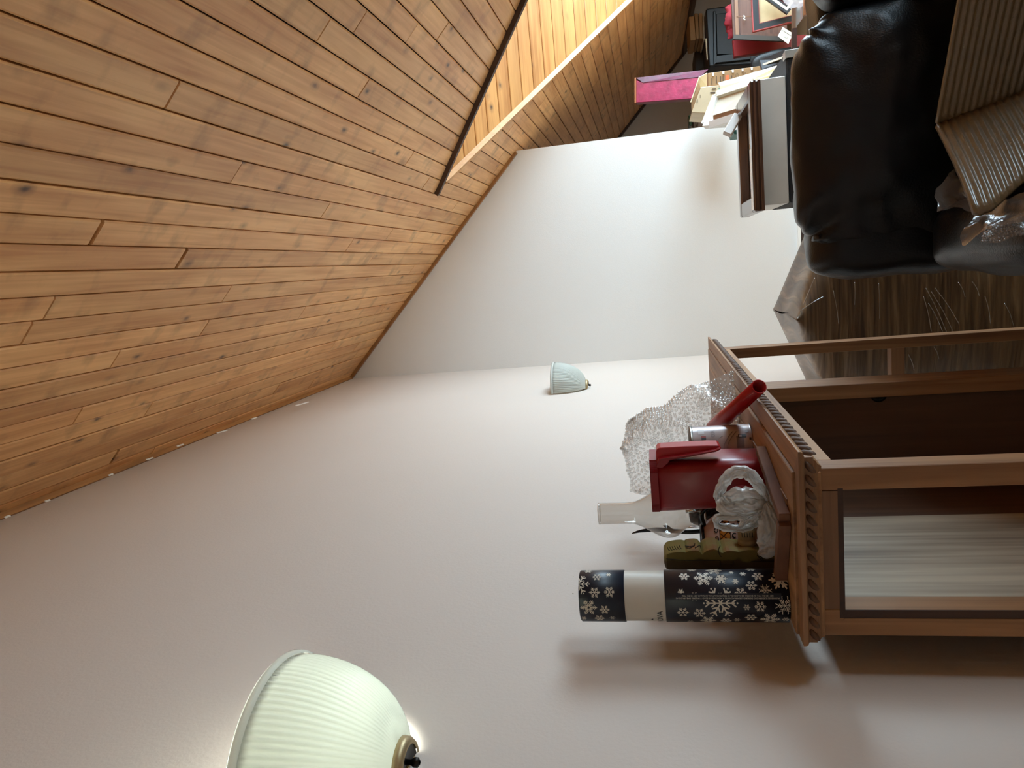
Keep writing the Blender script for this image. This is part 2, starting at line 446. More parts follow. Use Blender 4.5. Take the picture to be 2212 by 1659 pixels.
for px, py, k in JOINTS:
    r = ray(px, py); t = (Vector((-0.692,0,ZC))-CAM).dot(NC)/r.dot(NC); p = CAM+r*t
    jmap.setdefault(int((p.x+0.692)//PW), []).append((p.y, (0.0015,0.003,0.007)[k]))
def board(xa, xb, ya0, ya1, yb0, yb1, d0=0.0):
    "one board: along its xa edge from ya0 to ya1, along its xb edge from yb0 to yb1"
    t = 0.012+d0; c = 0.0035
    top = [cpt(xa,ya0,t-c), cpt(xb,yb0,t-c), cpt(xb,yb1,t-c), cpt(xa,ya1,t-c)]
    w_ = min(c, (xb-xa)*0.2)
    face = [cpt(xa+w_,ya0+w_*0.3,t), cpt(xb-w_,yb0+w_*0.3,t), cpt(xb-w_,yb1-w_*0.3,t), cpt(xa+w_,ya1-w_*0.3,t)]
    bot = [cpt(xa,ya0,-0.003), cpt(xb,yb0,-0.003), cpt(xb,yb1,-0.003), cpt(xa,ya1,-0.003)]
    v = bot+top+face
    f = [(8,9,10,11)]+[(4+k,4+(k+1)%4,8+(k+1)%4,8+k) for k in range(4)]+[(k,(k+1)%4,4+(k+1)%4,4+k) for k in range(4)]
    return mesh('plank', v, f, M_CEIL, ceil)
nb = int((XR+0.06-(-0.692))/PW)
for i in range(nb):
    xa, xb = -0.692+i*PW+0.0015, -0.692+(i+1)*PW-0.0015
    js = sorted(jmap.get(i, []))
    cuts = [(YN,0.0)]+js
    y = js[-1][0] if js else rnd.uniform(0.2, 2.4)
    if not js: cuts.append((y,0.0015))
    while True:
        y += rnd.uniform(1.7, 2.9)
        if y > YB-0.5: break
        cuts.append((y, 0.0015))
    cuts.append((YB, 0.0))
    segs = [(cuts[k][0]+cuts[k][1], cuts[k+1][0]-cuts[k+1][1]) for k in range(len(cuts)-1)]
    for y0, y1 in segs:
        if y1-y0 < 0.03: continue
        if y1 < 0.2 and xa > 1.3: pass
        d0 = rnd.uniform(-0.0012, 0.0012)
        g = 0.012
        if xb <= XD+0.01:
            board(xa, xb, y0, y1, y0, y1, d0); continue
        n0, n1 = YD-max(0,xa-XD)*VAL-g, YD-(xb-XD)*VAL-g      # near valley
        f0, f1 = YD+max(0,xa-XD)*VAL+g, YD+(xb-XD)*VAL+g      # far valley
        if y0 < min(n0,n1): board(xa, xb, y0, min(y1,n0), y0, min(y1,n1), d0)
        if y1 > max(f0,f1): board(xa, xb, max(y0,f0), y1, max(y0,f1), y1, d0)
# --- dormer ceiling: two slopes, boards along X
def dpt(x, y, s, d):
    "point on the dormer slope; s=+1 far side, -1 near side; d into the room"
    n = Vector((0, s*SL/VAL, -1)).normalized()
    return Vector((x, y, zr + SL*abs(y-YD)/VAL)) + n*d
vs, fs = [], []
for s in (1,-1):
    i = len(vs)
    poly = [(XD-0.02,YD),(XC1,YD),(XC1,YD+s*(XC1-XD)*VAL)]
    for d in (-0.004,-0.05):
        for x, y in poly: vs.append(dpt(x,y,s,d))
    fs += [(i,i+1,i+2),(i+5,i+4,i+3)]+[(i+k,i+(k+1)%3,i+3+(k+1)%3,i+3+k) for k in range(3)]
dorm = struct(mesh('ceiling_dormer', vs, fs, M_BACK))
for s in (1,-1):
    k = 0
    while True:
        a, b_ = k*PW+0.001, (k+1)*PW-0.001
        k += 1
        xa, xb = XD+a/VAL, XD+b_/VAL
        if xb > XR: break
        t = 0.010; ya, yb = YD+s*a, YD+s*b_
        v = [dpt(xa,ya,s,-0.003),dpt(XR,ya,s,-0.003),dpt(XR,yb,s,-0.003),dpt(xb,yb,s,-0.003),
             dpt(xa,ya,s,t-0.003),dpt(XR,ya,s,t-0.003),dpt(XR,yb,s,t-0.003),dpt(xb,yb,s,t-0.003),
             dpt(xa,ya+s*.003,s,t),dpt(XR,ya+s*.003,s,t),dpt(XR,yb-s*.003,s,t),dpt(xb,yb-s*.003,s,t)]
        f = [(8,9,10,11)]+[(4+q,4+(q+1)%4,8+(q+1)%4,8+q) for q in range(4)]+[(q,(q+1)%4,4+(q+1)%4,4+q) for q in range(4)]
        mesh('plank', v, f, M_DORM, dorm)
# --- trims
def trim(n, p0, p1, wd, ht, mat, off=(0,0), up=None):
    o = bar('trim_%d' % n, p0, p1, wd, ht, mat, up=(up if up is not None else NC), off=off)
    return struct(o)
trim(1, Vector((XL+0.018,YN,zc(XL+0.018)))+NC*0.022, Vector((XL+0.018,YF-0.005,zc(XL+0.018)))+NC*0.022, 0.034, 0.026, M_TRIM)
trim(2, Vector((XL,YF-0.016,zc(XL)))+NC*0.022, Vector((XF+0.004,YF-0.016,zc(XF)))+NC*0.022, 0.030, 0.024, M_TRIM)
trim(3, Vector((XF,YB-0.03,zc(XF)))+NC*0.024, Vector((XR,YB-0.03,zc(XR)))+NC*0.024, 0.05, 0.03, M_DKTRIM)
trim(4, Vector((XR-0.03,YF,zc(XR-0.03)))+NC*0.024, Vector((XR-0.03,YB,zc(XR-0.03)))+NC*0.024, 0.06, 0.03, M_DKTRIM)
trim(5, cpt(XD+0.02,YD+0.018,0.014), cpt(XR,YD+(XR-XD)*VAL,0.014), 0.026, 0.03, M_VAL)
trim(6, cpt(XD-0.04,YD+0.01,0.012), cpt(XR,YD-(XR-XD)*VAL-0.01,0.012), 0.022, 0.05, M_DKTRIM)
struct(box('baseboard_far', XL, XF, YF-0.035, YF, 0.455, 0.505, M_SKIRT))
struct(box('trim_7', XL, XF, YF-0.034, YF, 0.415, 0.455, M_SKIRT2))
struct(box('trim_8', XL, XF, YF-0.040, YF, 0.505, 0.522, M_WHITE))  # white strip stands in for the highlight along the ledge

t1 = bpy.data.objects['trim_1']
for (x0,y0,x1,y1) in ((318,993,332,988),(12,1118,24,1113),(236,1027,246,1023),(384,964,398,959),(470,935,492,929),(640,876,668,868),(100,1083,110,1079),(545,905,556,901)):
    a_, b_ = at(x0,y0,X=XL+0.036), at(x1,y1,X=XL+0.036)
    mesh('paint_fleck', [a_+Vector((-0.003,0,0)), b_+Vector((-0.003,0,0)), b_+Vector((0.002,0,0.006)), a_+Vector((0.002,0,0.008))], [(0,1,2,3)], M_WHITE, t1)

# ================================================================== WALL LAMPS
M_SHADE, nt, b = newmat('ribbed_opal_glass'); L = nt.links.new
nt.nodes.remove(b)
_df = N(nt,'ShaderNodeBsdfDiffuse'); _df.inputs[0].default_value = lin((236,238,230))
_tl = N(nt,'ShaderNodeBsdfTranslucent'); _tl.inputs[0].default_value = lin((240,244,236))
_gl = N(nt,'ShaderNodeBsdfGlossy'); _gl.inputs['Roughness'].default_value = 0.2
_m1 = N(nt,'ShaderNodeMixShader'); _m1.inputs[0].default_value = 0.5; L(_df.outputs[0],_m1.inputs[1]); L(_tl.outputs[0],_m1.inputs[2])
_lw = N(nt,'ShaderNodeLayerWeight'); _lw.inputs[0].default_value = 0.15
_m2 = N(nt,'ShaderNodeMixShader'); L(_lw.outputs['Fresnel'],_m2.inputs[0]); L(_m1.outputs[0],_m2.inputs[1]); L(_gl.outputs[0],_m2.inputs[2])
L(_m2.outputs[0], nt.nodes['Material Output'].inputs[0])
M_BRASS = plain('brass', (170,142,84), 0.28, metal=1.0, var=0.05)
M_DARKMET = plain('dark_metal', (38,34,30), 0.35, metal=0.8)
M_BULB, nt, b = newmat('lit_bulb')
b.inputs['Emission Color'].default_value = (0.93,1.0,0.92,1); b.inputs['Emission Strength'].default_value = 130.0
M_CUP = plain('tarnished_brass', (178,158,120), 0.42, metal=0.6, var=0.1)
M_BULBOFF = plain('bulb_glass', (235,235,228), 0.3)
def sconce(yc, label, lit):
    zb, zt_, R = 1.885, 2.062, 0.150
    t = thing('wall_sconce', label, 'lamp', (XL, yc, zb), 'wall sconces')
    prof = []
    for k in range(15):
        a = k/14*math.pi/2
        prof.append((0.020+(R-0.020)*math.sin(a)**0.85, zb+(zt_-zb)*(1-math.cos(a))**0.9))
    nr = 46
    rib = lambda a, z: 1.0+0.012*math.sin(a*nr*2)*min(1.0,(z-zb)/0.02)*(1.0 if z < zt_-0.004 else 0.3)
    vs_in = [(r-0.004, z) for r, z in reversed(prof)]
    lathe('shade', prof+vs_in, (XL+0.008, yc), M_SHADE, t, seg=184, a0=-math.pi/2, a1=math.pi/2, fn=rib)
    lathe('rim', [(R+0.002,zt_-0.004),(R+0.006,zt_-0.001),(R+0.007,zt_+0.005),(R+0.003,zt_+0.010),(R-0.004,zt_+0.010)], (XL+0.008,yc), M_SHADE, t, seg=60, a0=-math.pi/2, a1=math.pi/2)
    lathe('cup', [(0.031,zb-0.011),(0.036,zb-0.012),(0.041,zb-0.006),(0.042,zb+0.003),(0.036,zb+0.009),(0.020,zb+0.010)], (XL+0.009,yc), M_CUP, t, seg=40, a0=-math.pi/2, a1=math.pi/2)
    lathe('cup_shadow_disc', [(0.001,zb-0.004),(0.0315,zb-0.0095)], (XL+0.009,yc), M_DARKMET, t, seg=40, a0=-math.pi/2, a1=math.pi/2)  # dark disc stands in for the shadow inside the open cup
    lathe('finial', [(0.003,zb-0.026),(0.007,zb-0.023),(0.007,zb-0.018),(0.004,zb-0.013),(0.004,zb-0.004)], (XL+0.018,yc), M_DARKMET, t, seg=16)
    box('back_plate', XL, XL+0.010, yc-0.04, yc+0.04, zb-0.006, zb+0.10, M_BRASS, t, bv=0.003)
    lathe('bulb', [(0.004,zb+0.045),(0.016,zb+0.055),(0.024,zb+0.075),(0.024,zb+0.095),(0.014,zb+0.115),(0.002,zb+0.119)], (XL+0.055,yc), M_BULB if lit else M_BULBOFF, t, seg=20)
    lathe('socket', [(0.012,zb+0.034),(0.013,zb+0.05),(0.010,zb+0.052)], (XL+0.055,yc), M_DARKMET, t, seg=16)
    return t
sconce(0.86, 'lit ribbed white glass wall lamp nearest the camera, cut by the frame', True)
sconce(4.00, 'unlit small ribbed glass wall lamp near the far corner of the room', False)

# ================================================================== CABINET
BX0, BX1, BY0, BY1, BZ = -0.620, -0.342, 1.130, 2.700, 1.258
CT = 1.297                                          # top of the cornice
cab = thing('display_cabinet', 'open bare wood display cabinet with a carved cornice along the white wall', 'cabinet', ((BX0+BX1)/2,(BY0+BY1)/2,ZF))
# posts
PT = 0.036
for x0, x1 in ((BX0,BX0+0.044),(BX1-PT,BX1)):
    for y0, y1, nm in ((BY0,BY0+0.046,'post'),(1.820,1.920,'post'),(BY1-0.066,BY1,'post')):
        if y0 == 1.820 and x0 == BX0: continue
        box(nm, x0, x1, y0, y1, ZF, BZ, M_CAB, cab, bv=0.0012)
# top rails
box('top_rail', BX1-0.022, BX1, BY0+0.047, 1.819, 1.232, BZ-0.0005, M_CABY, cab)
box('top_rail', BX1-0.022, BX1, 1.921, BY1-0.067, 1.232, BZ-0.0005, M_CABY, cab)
box('top_rail', BX0+0.045, BX1-PT-0.001, BY0, BY0+0.022, 1.232, BZ-0.0005, M_CABX, cab)
box('top_rail', BX0+0.045, BX1-PT-0.001, BY1-0.022, BY1, 1.232, BZ-0.0005, M_CABX, cab)
# door rebate strips at the near end
M_REB = wood('dark_rebate', (52,32,22), (74,48,32), 'Z', knots=False, rough=0.6)
box('rebate', BX0+0.030, BX0+0.0438, BY0-0.0004, BY0+0.004, 0.40, 1.234, M_REB, cab)
box('rebate', BX0+0.030, BX1-PT+0.003, BY0-0.0003, BY0+0.004, 1.226, 1.234, M_REB, cab)
box('glass_bead', BX0+0.0265, BX0+0.0295, BY0-0.002, BY0+0.002, 0.40, 1.228, M_CAB, cab)
# mid rails, floor, base
box('mid_rail', BX0+0.045, BX1-PT-0.001, BY1-0.048, BY1-0.004, 0.648, 0.691, M_CABX, cab, bv=0.001)
box('bottom_panel', BX0+0.005, BX1-0.004, BY0+0.004, BY1-0.004, ZF+0.10, ZF+0.12, M_CABY, cab)
for a, b_ in ((BY0+0.047,1.819),(1.921,BY1-0.067)):
    box('plinth', BX1-0.022, BX1, a, b_, ZF, ZF+0.099, M_CABY, cab)
box('plinth', BX0+0.045, BX1-PT-0.001, BY0, BY0+0.022, ZF, ZF+0.099, M_CABX, cab)
# panels
box('back_panel', BX0+0.001, BX0+0.007, BY0+0.047, 1.84, ZF+0.125, 1.231, M_PLYDK, cab)
box('whitewashed_sheet', BX0+0.0075, BX0+0.0110, BY0+0.047, at(2000,1113,X=BX0+0.011).y, ZF+0.125, 1.229, M_PLYWH, cab)
part_ = box('partition_panel', BX0+0.010, BX1-PT-0.001, 1.845, 1.858, ZF+0.125, 1.231, M_PLYDK, cab)
kn = lathe('knob', [(0.019,0),(0.019,0.003),(0.013,0.006),(0.010,0.004),(0.006,0.003),(0.0005,0.003)], (0,0), M_DARKMET, None, seg=20)
kn.rotation_euler = (math.radians(90),0,0); kn.location = Vector((-0.376,1.8455,0.967))-wloc(cab); kn.parent = cab
# cornice: a moulded section run along near end, long side and far end
SEC = [(0.000,0.000),(0.006,0.000),(0.010,0.006),(0.017,0.010),(0.020,0.014),(0.026,0.016),(0.026,0.028),(0.031,0.030),(0.036,0.032),(0.038,0.036),(0.038,CT-BZ),(0.000,CT-BZ),(0.000,CT-BZ-0.01)]
def cornice(corner_pts, name):
    vs, fs = [], []; n = len(SEC)
    for (x, y, nx, ny) in corner_pts:
        for (d, h) in SEC: vs.append(Vector((x+nx*d, y+ny*d, BZ+h)))
    for i in range(len(corner_pts)-1):
        for k in range(n-1): fs.append((i*n+k, i*n+k+1, (i+1)*n+k+1, (i+1)*n+k))
    fs.append(tuple(range(n))); fs.append(tuple((len(corner_pts)-1)*n+k for k in range(n)))
    return mesh(name, vs, fs, M_CABX if 'x' in name else M_CABY, cab)
for nm, cp in (('cornice',[(BX0+0.002,BY0,0,-1),(BX1,BY0,1,-1)]),('cornice',[(BX1,BY0,1,-1),(BX1,BY1,1,1)]),('cornice',[(BX1,BY1,1,1),(BX0+0.002,BY1,0,1)])):
    o = cornice(cp, nm)
    if cp[0][1] == cp[1][1]: o.data.materials[0] = M_CABX
# carved leaf run in the hollow of the cornice
def leaf_run(p0, p1, n, out):
    vs, fs = [], []
    p0, p1 = Vector(p0), Vector(p1); d = (p1-p0)/n; u = d.normalized(); o = Vector(out)
    for i in range(n):
        c = p0+d*(i+0.5)
        ax = (u*0.8+Vector((0,0,0.6))-o*0.1).normalized(); bx = ax.cross(o).normalized()
        base = len(vs); R1, R2 = d.length*0.60, d.length*0.24
        for j in range(4):
            fz = math.cos(j/3*math.pi/2); rr = math.sin(j/3*math.pi/2)
            for k in range(10):
                a = 2*math.pi*k/10
                bend = 0.35*math.cos(a)**2
                vs.append(c + ax*(R1*rr*math.cos(a)) + bx*(R2*rr*math.sin(a)+R2*bend*rr) + o*(0.0065*fz))
        for j in range(3):
            for k in range(10): fs.append((base+j*10+k, base+j*10+(k+1)%10, base+(j+1)*10+(k+1)%10, base+(j+1)*10+k))
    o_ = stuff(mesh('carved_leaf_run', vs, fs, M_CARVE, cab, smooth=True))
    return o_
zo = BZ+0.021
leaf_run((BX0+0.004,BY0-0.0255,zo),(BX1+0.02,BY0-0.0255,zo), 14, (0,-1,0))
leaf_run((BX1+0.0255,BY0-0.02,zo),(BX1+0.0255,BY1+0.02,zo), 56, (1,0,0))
# panelled top: a thin raised board
box('top_board', BX0+0.006, BX1-0.002, BY0-0.010, BY1-0.01, BZ+0.001, 1.3025, M_CABY, cab, bv=0.0015)
box('bead_strip', BX1-0.068, BX1-0.058, BY0+0.03, BY1-0.06, 1.3026, 1.3046, M_CABY, cab)
ZT = 1.3027

# ================================================================== THINGS ON THE CABINET
# --- snowflake gift tube
M_NAVY = plain('navy_card', (17,23,37), 0.4, var=0.1, scale=20)
M_CREAM = plain('cream_card', (206,198,184), 0.4, var=0.03)
M_PRINT = plain('cream_print', (216,208,190), 0.45, var=0.02)
M_INK = plain('black_ink', (40,38,36), 0.5)
TC = (-0.588, 1.205); TR = 0.0445; TH = 0.352
M_GREY = plain('grey_board', (120,112,104), 0.6)
tube_ = thing('gift_tube', 'tall navy gift tube with white snowflakes and a plain cream band', 'tube', (TC[0],TC[1],ZT))
def zpx(x): return ZT+(1705.0-x)/439.0*TH
z1, z2 = zpx(1452), zpx(1365)
lathe('tube_body', [(0.001,ZT),(TR,ZT),(TR,z1),(TR-0.002,z1+0.0003)], TC, M_NAVY, tube_, seg=64)
lathe('cream_band', [(TR-0.0016,z1),(TR-0.0016,z2)], TC, M_CREAM, tube_, seg=64)
lathe('lid', [(TR-0.002,z2-0.0003),(TR,z2),(TR,ZT+TH-0.002),(TR-0.002,ZT+TH),(0.001,ZT+TH)], TC, M_NAVY, tube_, seg=64)
tdir = math.atan2(-TC[1], -TC[0])                   # towards the camera
def tpt(s, z, r=TR+0.0003):
    a = tdir + s/TR
    return Vector((TC[0]+r*math.cos(a), TC[1]+r*math.sin(a), z))
PV, PF = [], []
def pline(a, b, wd):
    "printed stroke on the tube; a, b in (arc, height)"
    dx, dz = b[0]-a[0], b[1]-a[1]; l = math.hypot(dx,dz)
    if l < 1e-6: return
    nx, nz = -dz/l*wd/2, dx/l*wd/2
    n = max(1,int(abs(dx)/0.006))
    i = len(PV)
    for k in range(n+1):
        f = k/n; s, z = a[0]+dx*f, a[1]+dz*f
        for sg in (1,-1):
            zz = z+sg*nz
            PV.append((s+sg*nx, min(max(zz, ZT+0.0005), ZT+TH-0.0005)))
    for k in range(n): PF.append((i+2*k, i+2*k+1, i+2*k+3, i+2*k+2))
def pdisc(c, r):
    i = len(PV)
    for k in range(8): PV.append((c[0]+r*math.cos(k*math.pi/4), c[1]+r*math.sin(k*math.pi/4)))
    PF.append(tuple(range(i,i+8)))
def flake(s, z, R, kind):
    for k in range(6):
        a = k*math.pi/3+(math.pi/2)
        ca, sa = math.cos(a), math.sin(a)
        P = lambda r, t: (s+ca*r-sa*t, z+sa*r+ca*t)
        if kind == 4:       # big one with forked arms and dots
            wd = R*0.085
            pline(P(0,0), P(R*0.80,0), wd)
            for q in (1,-1):
                pline(P(R*0.28,0), P(R*0.52,q*R*0.24), wd); pline(P(R*0.62,0), P(R*0.86,q*R*0.22), wd)
            pdisc(P(R*0.93,0), R*0.055)
        elif kind == 3:     # round lacy one
            wd = R*0.07
            pline(P(0,0), P(R*0.75,0), wd)
            for q in (1,-1):
                pline(P(R*0.36,0), P(R*0.62,q*R*0.2), wd); pline(P(R*0.62,0), P(R*0.86,q*R*0.2), wd)
                pline(P(R*0.86,q*R*0.10), P(R*0.97,q*R*0.28), wd)
            pline(P(R*0.20,-R*0.16), P(R*0.42,-R*0.28), wd)
        elif kind == 2:     # solid little star
            pline(P(0,0), P(R*0.55,0), R*0.34); pline(P(R*0.5,0), P(R,0), R*0.15)
            for q in (1,-1): pline(P(R*0.5,0), P(R*0.72,q*R*0.25), R*0.15)
        else:
            wd = R*(0.11 if kind == 0 else 0.10)
            pline(P(R*0.12 if kind else 0,0), P(R,0), wd)
            for r0, l in ((0.42,0.26),(0.66,0.22)) if kind == 0 else ((0.30,0.22),(0.52,0.26),(0.74,0.18)):
                for q in (1,-1): pline(P(R*r0,0), P(R*(r0+l*0.75),q*R*l), wd)
            if kind == 1:
                pline(P(R*0.28,0), (s+math.cos(a+math.pi/3)*R*0.28, z+math.sin(a+math.pi/3)*R*0.28), wd)
def fl4(zx, zy, r, k): _fl(1250+.1085*zx, 1200+.1085*zy, r*.1085, k)
def fl5(zx, zy, r, k): _fl(1450+.1221*zx, 1200+.1221*zy, r*.1221, k)
def _fl(px, py, rp, k):
    d = max(-0.995, min(0.995, (py-1288.5)/54.0))
    flake(-TR*math.asin(d), zpx(px), rp*TH/439.0, k)
for a in ((520,465,95,0),(755,420,60,2),(475,760,112,0),(772,750,112,0),(345,1040,168,1),(660,1080,102,0),(540,1240,108,0),(800,1232,60,3),(150,600,235,4),(330,345,95,1),(225,1240,60,0)): fl4(*a)
for a in ((365,410,95,0),(690,440,165,1),(990,455,112,2),(510,300,85,0),(890,315,140,1),(1180,350,45,2),(1225,500,62,2),(1370,375,60,2),(1610,415,102,0),(1480,565,95,0),(1700,650,108,3),(1960,480,185,2),
          (290,670,62,2),(515,740,75,0),(945,850,300,4),(1290,690,105,0),(2000,890,162,3),(1595,905,102,0),(1375,915,60,0),(305,1000,104,0),(585,1010,104,0),(1440,1080,102,0),(1760,1105,165,1),(2010,1105,62,0),(730,1130,140,1),(1030,1135,100,0),(1215,1120,62,0),(430,1150,60,0),(1520,298,90,0)): fl5(*a)
vs = [tpt(s,z) for s, z in PV]
keep = [f for f in PF if all(abs(PV[i][0]) < 0.14 and (PV[i][1] < z1-0.001 or PV[i][1] > z2+0.001) for i in f)]
stuff(mesh('printed_snowflakes', vs, keep, M_PRINT, tube_))
def text_mesh(body, size, align='LEFT'):
    cu = bpy.data.curves.new('print', 'FONT'); cu.body = body; cu.size = size; cu.align_x = align; cu.resolution_u = 2
    to = bpy.data.objects.new('print', cu); COL.objects.link(to)
    bpy.context.view_layer.update()
    me = bpy.data.meshes.new_from_object(to.evaluated_get(bpy.context.evaluated_depsgraph_get()))
    bpy.data.objects.remove(to); bpy.data.curves.remove(cu)
    vs = [v.co.copy() for v in me.vertices]; fs = [tuple(p.vertices) for p in me.polygons]
    bpy.data.meshes.remove(me)
    return vs, fs
def fit(vs, wd):
    x0 = min(v.x for v in vs); x1 = max(v.x for v in vs); k = wd/(x1-x0)
    return [Vector(((v.x-x0)*k, v.y*k, 0)) for v in vs]
def tube_text(body, pxa, pxb, py, hpx, name, mat, parent, rr=TR+0.0006):
    "line running up the tube from pxa to pxb with letter tops to the left"
    vs, fs = text_mesh(body, 1.0)
    L_ = zpx(pxb)-zpx(pxa); vs = fit(vs, L_); h = max(v.y for v in vs); hh = hpx*TH/439.0
    s0 = -TR*math.asin((py-1288.5)/54.0)
    return mesh(name, [tpt(s0-v.y/h*hh, zpx(pxa)+v.x, rr) for v in vs], fs, mat, parent)
# dark patch that the warning is printed on
pi_ = [tpt(s_, z_, TR+0.00045) for s_, z_ in [(0.0036,zpx(1688)),(0.0036,zpx(1474)),(0.0010,zpx(1474)),(-0.0016,zpx(1474)),(-0.0042,zpx(1474)),(-0.0070,zpx(1474)),(-0.0070,zpx(1688)),(-0.0042,zpx(1688)),(-0.0016,zpx(1688)),(0.0010,zpx(1688))]]
mesh('warning_patch', pi_, [(0,1,2,9),(9,2,3,8),(8,3,4,7),(7,4,5,6)], M_NAVY, tube_)
tube_text('LEY 124 DE 1994. EL EXCESO DE ALCOHOL ES PERJUDICIAL PARA LA SALUD. LEY 30 DE 1986.', 1672, 1487, 1288.0, 3.0, 'warning_text', M_PRINT, tube_)
tube_text('PROHIBASE EL EXPENDIO DE BEBIDAS EMBRIAGANTES A MENORES DE EDAD Y MUJERES EMBARAZADAS', 1684, 1474, 1292.4, 3.0, 'warning_text', M_PRINT, tube_)
# the name on the cream band, turning away round the left side
vs, fs = text_mesh('NOVA', 1.0); vs = fit(vs, 0.040); h = max(v.y for v in vs)
mesh('band_lettering', [tpt(-0.028-0.040+v.x, zpx(1445)+v.y/h*0.0098, TR-0.0010) for v in vs], fs, M_INK, tube_)
mesh('band_emblem', [tpt(-0.052+a, zpx(1424)+z, TR-0.0010) for a, z in ((-0.004,0),(0.004,0),(0,0.0045))], [(0,1,2)], M_INK, tube_)

# --- carved figure
M_FIG, nt, b = newmat('weathered_painted_wood'); L = nt.links.new
tc = N(nt,'ShaderNodeTexCoord'); sx = N(nt,'ShaderNodeSeparateXYZ'); L(tc.outputs['Object'], sx.inputs[0])
nz = N(nt,'ShaderNodeTexNoise'); nz.inputs['Scale'].default_value = 38; nz.inputs['Detail'].default_value = 6; L(tc.outputs['Object'], nz.inputs['Vector'])
ma = N(nt,'ShaderNodeMath', operation='MULTIPLY_ADD'); L(nz.outputs['Fac'], ma.inputs[0]); ma.inputs[1].default_value = 0.028; L(sx.outputs['X'], ma.inputs[2])
mr = N(nt,'ShaderNodeMapRange'); L(ma.outputs[0], mr.inputs['Value']); mr.inputs['From Min'].default_value = -0.012; mr.inputs['From Max'].default_value = 0.046
rp = ramp(nt, [(0.10,lin((74,58,36))),(0.34,lin((86,72,42))),(0.42,lin((128,118,62))),(0.66,lin((138,126,70))),(0.78,lin((146,104,64))),(0.95,lin((142,86,58)))]); L(mr.outputs[0], rp.inputs['Fac'])
L(rp.outputs['Color'], b.inputs['Base Color']); b.inputs['Roughness'].default_value = 0.7
bp = N(nt,'ShaderNodeBump'); bp.inputs['Strength'].default_value = 0.5; bp.inputs['Distance'].default_value = 0.003; L(nz.outputs['Fac'], bp.inputs['Height']); L(bp.outputs['Normal'], b.inputs['Normal'])
FY = 1.315
fig = thing('carved_figure', 'upright carved wooden figure, greenish and worn, behind the snowflake tube', 'figurine', (-0.553,FY,ZT))
OUT = [(110,800),(128,765),(150,738),(200,712),(250,700),(330,686),(400,682),(440,690),(470,700),(500,676),(560,662),(640,658),(690,668),(720,700),(745,740),(775,700),(830,655),(880,640),(940,630),(1000,648),(1060,700),(1090,705),(1110,690),(1150,668),(1200,660),(1290,668),(1350,680),(1400,672),(1440,655),(1520,645),(1620,650),(1700,690),(1800,720),(1900,735),(2010,740),
       (2040,1100),(1900,1095),(1720,1085),(1640,1075),(1600,1105),(1550,1130),(1300,1133),(1110,1130),(1085,1090),(1070,1060),(900,1058),(700,1055),(500,1047),(300,1038),(200,1022),(150,1008),(125,960),(112,900)]
def figp(zx, zy, Y): return at(1420+.1266*zx, 1090+.1266*zy, Y=Y)
pts = [figp(a,b_,FY) for a, b_ in OUT]
for p in pts: p.z = max(p.z, ZT+0.0005)
cen = Vector((-0.553, FY, 1.40))
vs, fs = [], []; n = len(pts)
for lay, (dy, sh) in enumerate(((-0.030,0.86),(-0.026,0.95),(-0.016,1.0),(0.016,1.0),(0.026,0.95),(0.030,0.86))):
    for p in pts:
        q = Vector((cen.x+(p.x-cen.x)*sh, FY+dy, p.z if sh == 1.0 else min(p.z, ZT+0.205*sh+0.02)))
        vs.append(q)
for l in range(5):
    for k in range(n): fs.append((l*n+k, l*n+(k+1)%n, (l+1)*n+(k+1)%n, (l+1)*n+k))
fs.append(tuple(range(n))); fs.append(tuple(5*n+k for k in range(n)))
mesh('body', vs, fs, M_FIG, fig, smooth=False)
M_LINE = plain('burnt_line', (46,34,22), 0.7)
def groove(pl_, r, name='carved_groove', mat=M_LINE):
    sweep(name, spline([figp(a,b_,FY-0.0305) for a, b_ in pl_], 6), r, r*0.6, mat, fig, seg=6)
groove([(1075,700),(1045,760),(1055,840),(1090,890)], 0.0012)
groove([(150,925),(500,950),(1065,950)], 0.0010)
groove([(1070,945),(1075,1060)], 0.0012)
groove([(1290,950),(1290,1010),(1075,1012)], 0.0010)
groove([(1600,970),(2000,965)], 0.0010)
groove([(1700,860),(1790,960)], 0.0014); groove([(1735,850),(1830,965)], 0.0014)
groove([(640,700),(560,715),(470,705)], 0.0014); groove([(745,745),(720,700),(640,740)], 0.0014)
for k in range(6): groove([(170+40*k,725-6*k),(190+42*k,770-4*k),(215+42*k,780-6*k)], 0.0011)
groove([(640,660),(625,700),(560,740),(480,735)], 0.0012)
M_ARM = plain('cream_ochre_paint', (158,132,92), 0.6, var=0.15, scale=40)
vs = []
arm = lathe('arm', [(0.012,0),(0.0165,0.004),(0.0165,0.010),(0.0148,0.012),(0.0158,0.014),(0.0162,0.030),(0.013,0.034),(0.001,0.036)], (0,0), M_ARM, None, seg=24)
pa = figp(1530,690,FY-0.004); arm.parent = fig
arm.rotation_euler = (0, math.radians(90), 0); arm.location = pa-wloc(fig)
for k in range(5):
    p0 = figp(1440+45*k, 480, FY-0.021); p1 = figp(1448+44*k, 560, FY-0.0205)
    sweep('arm_stripe', [p0,(p0+p1)/2+Vector((0,-0.0006,0)),p1], 0.0009, 0.0006, M_LINE, fig, seg=6)

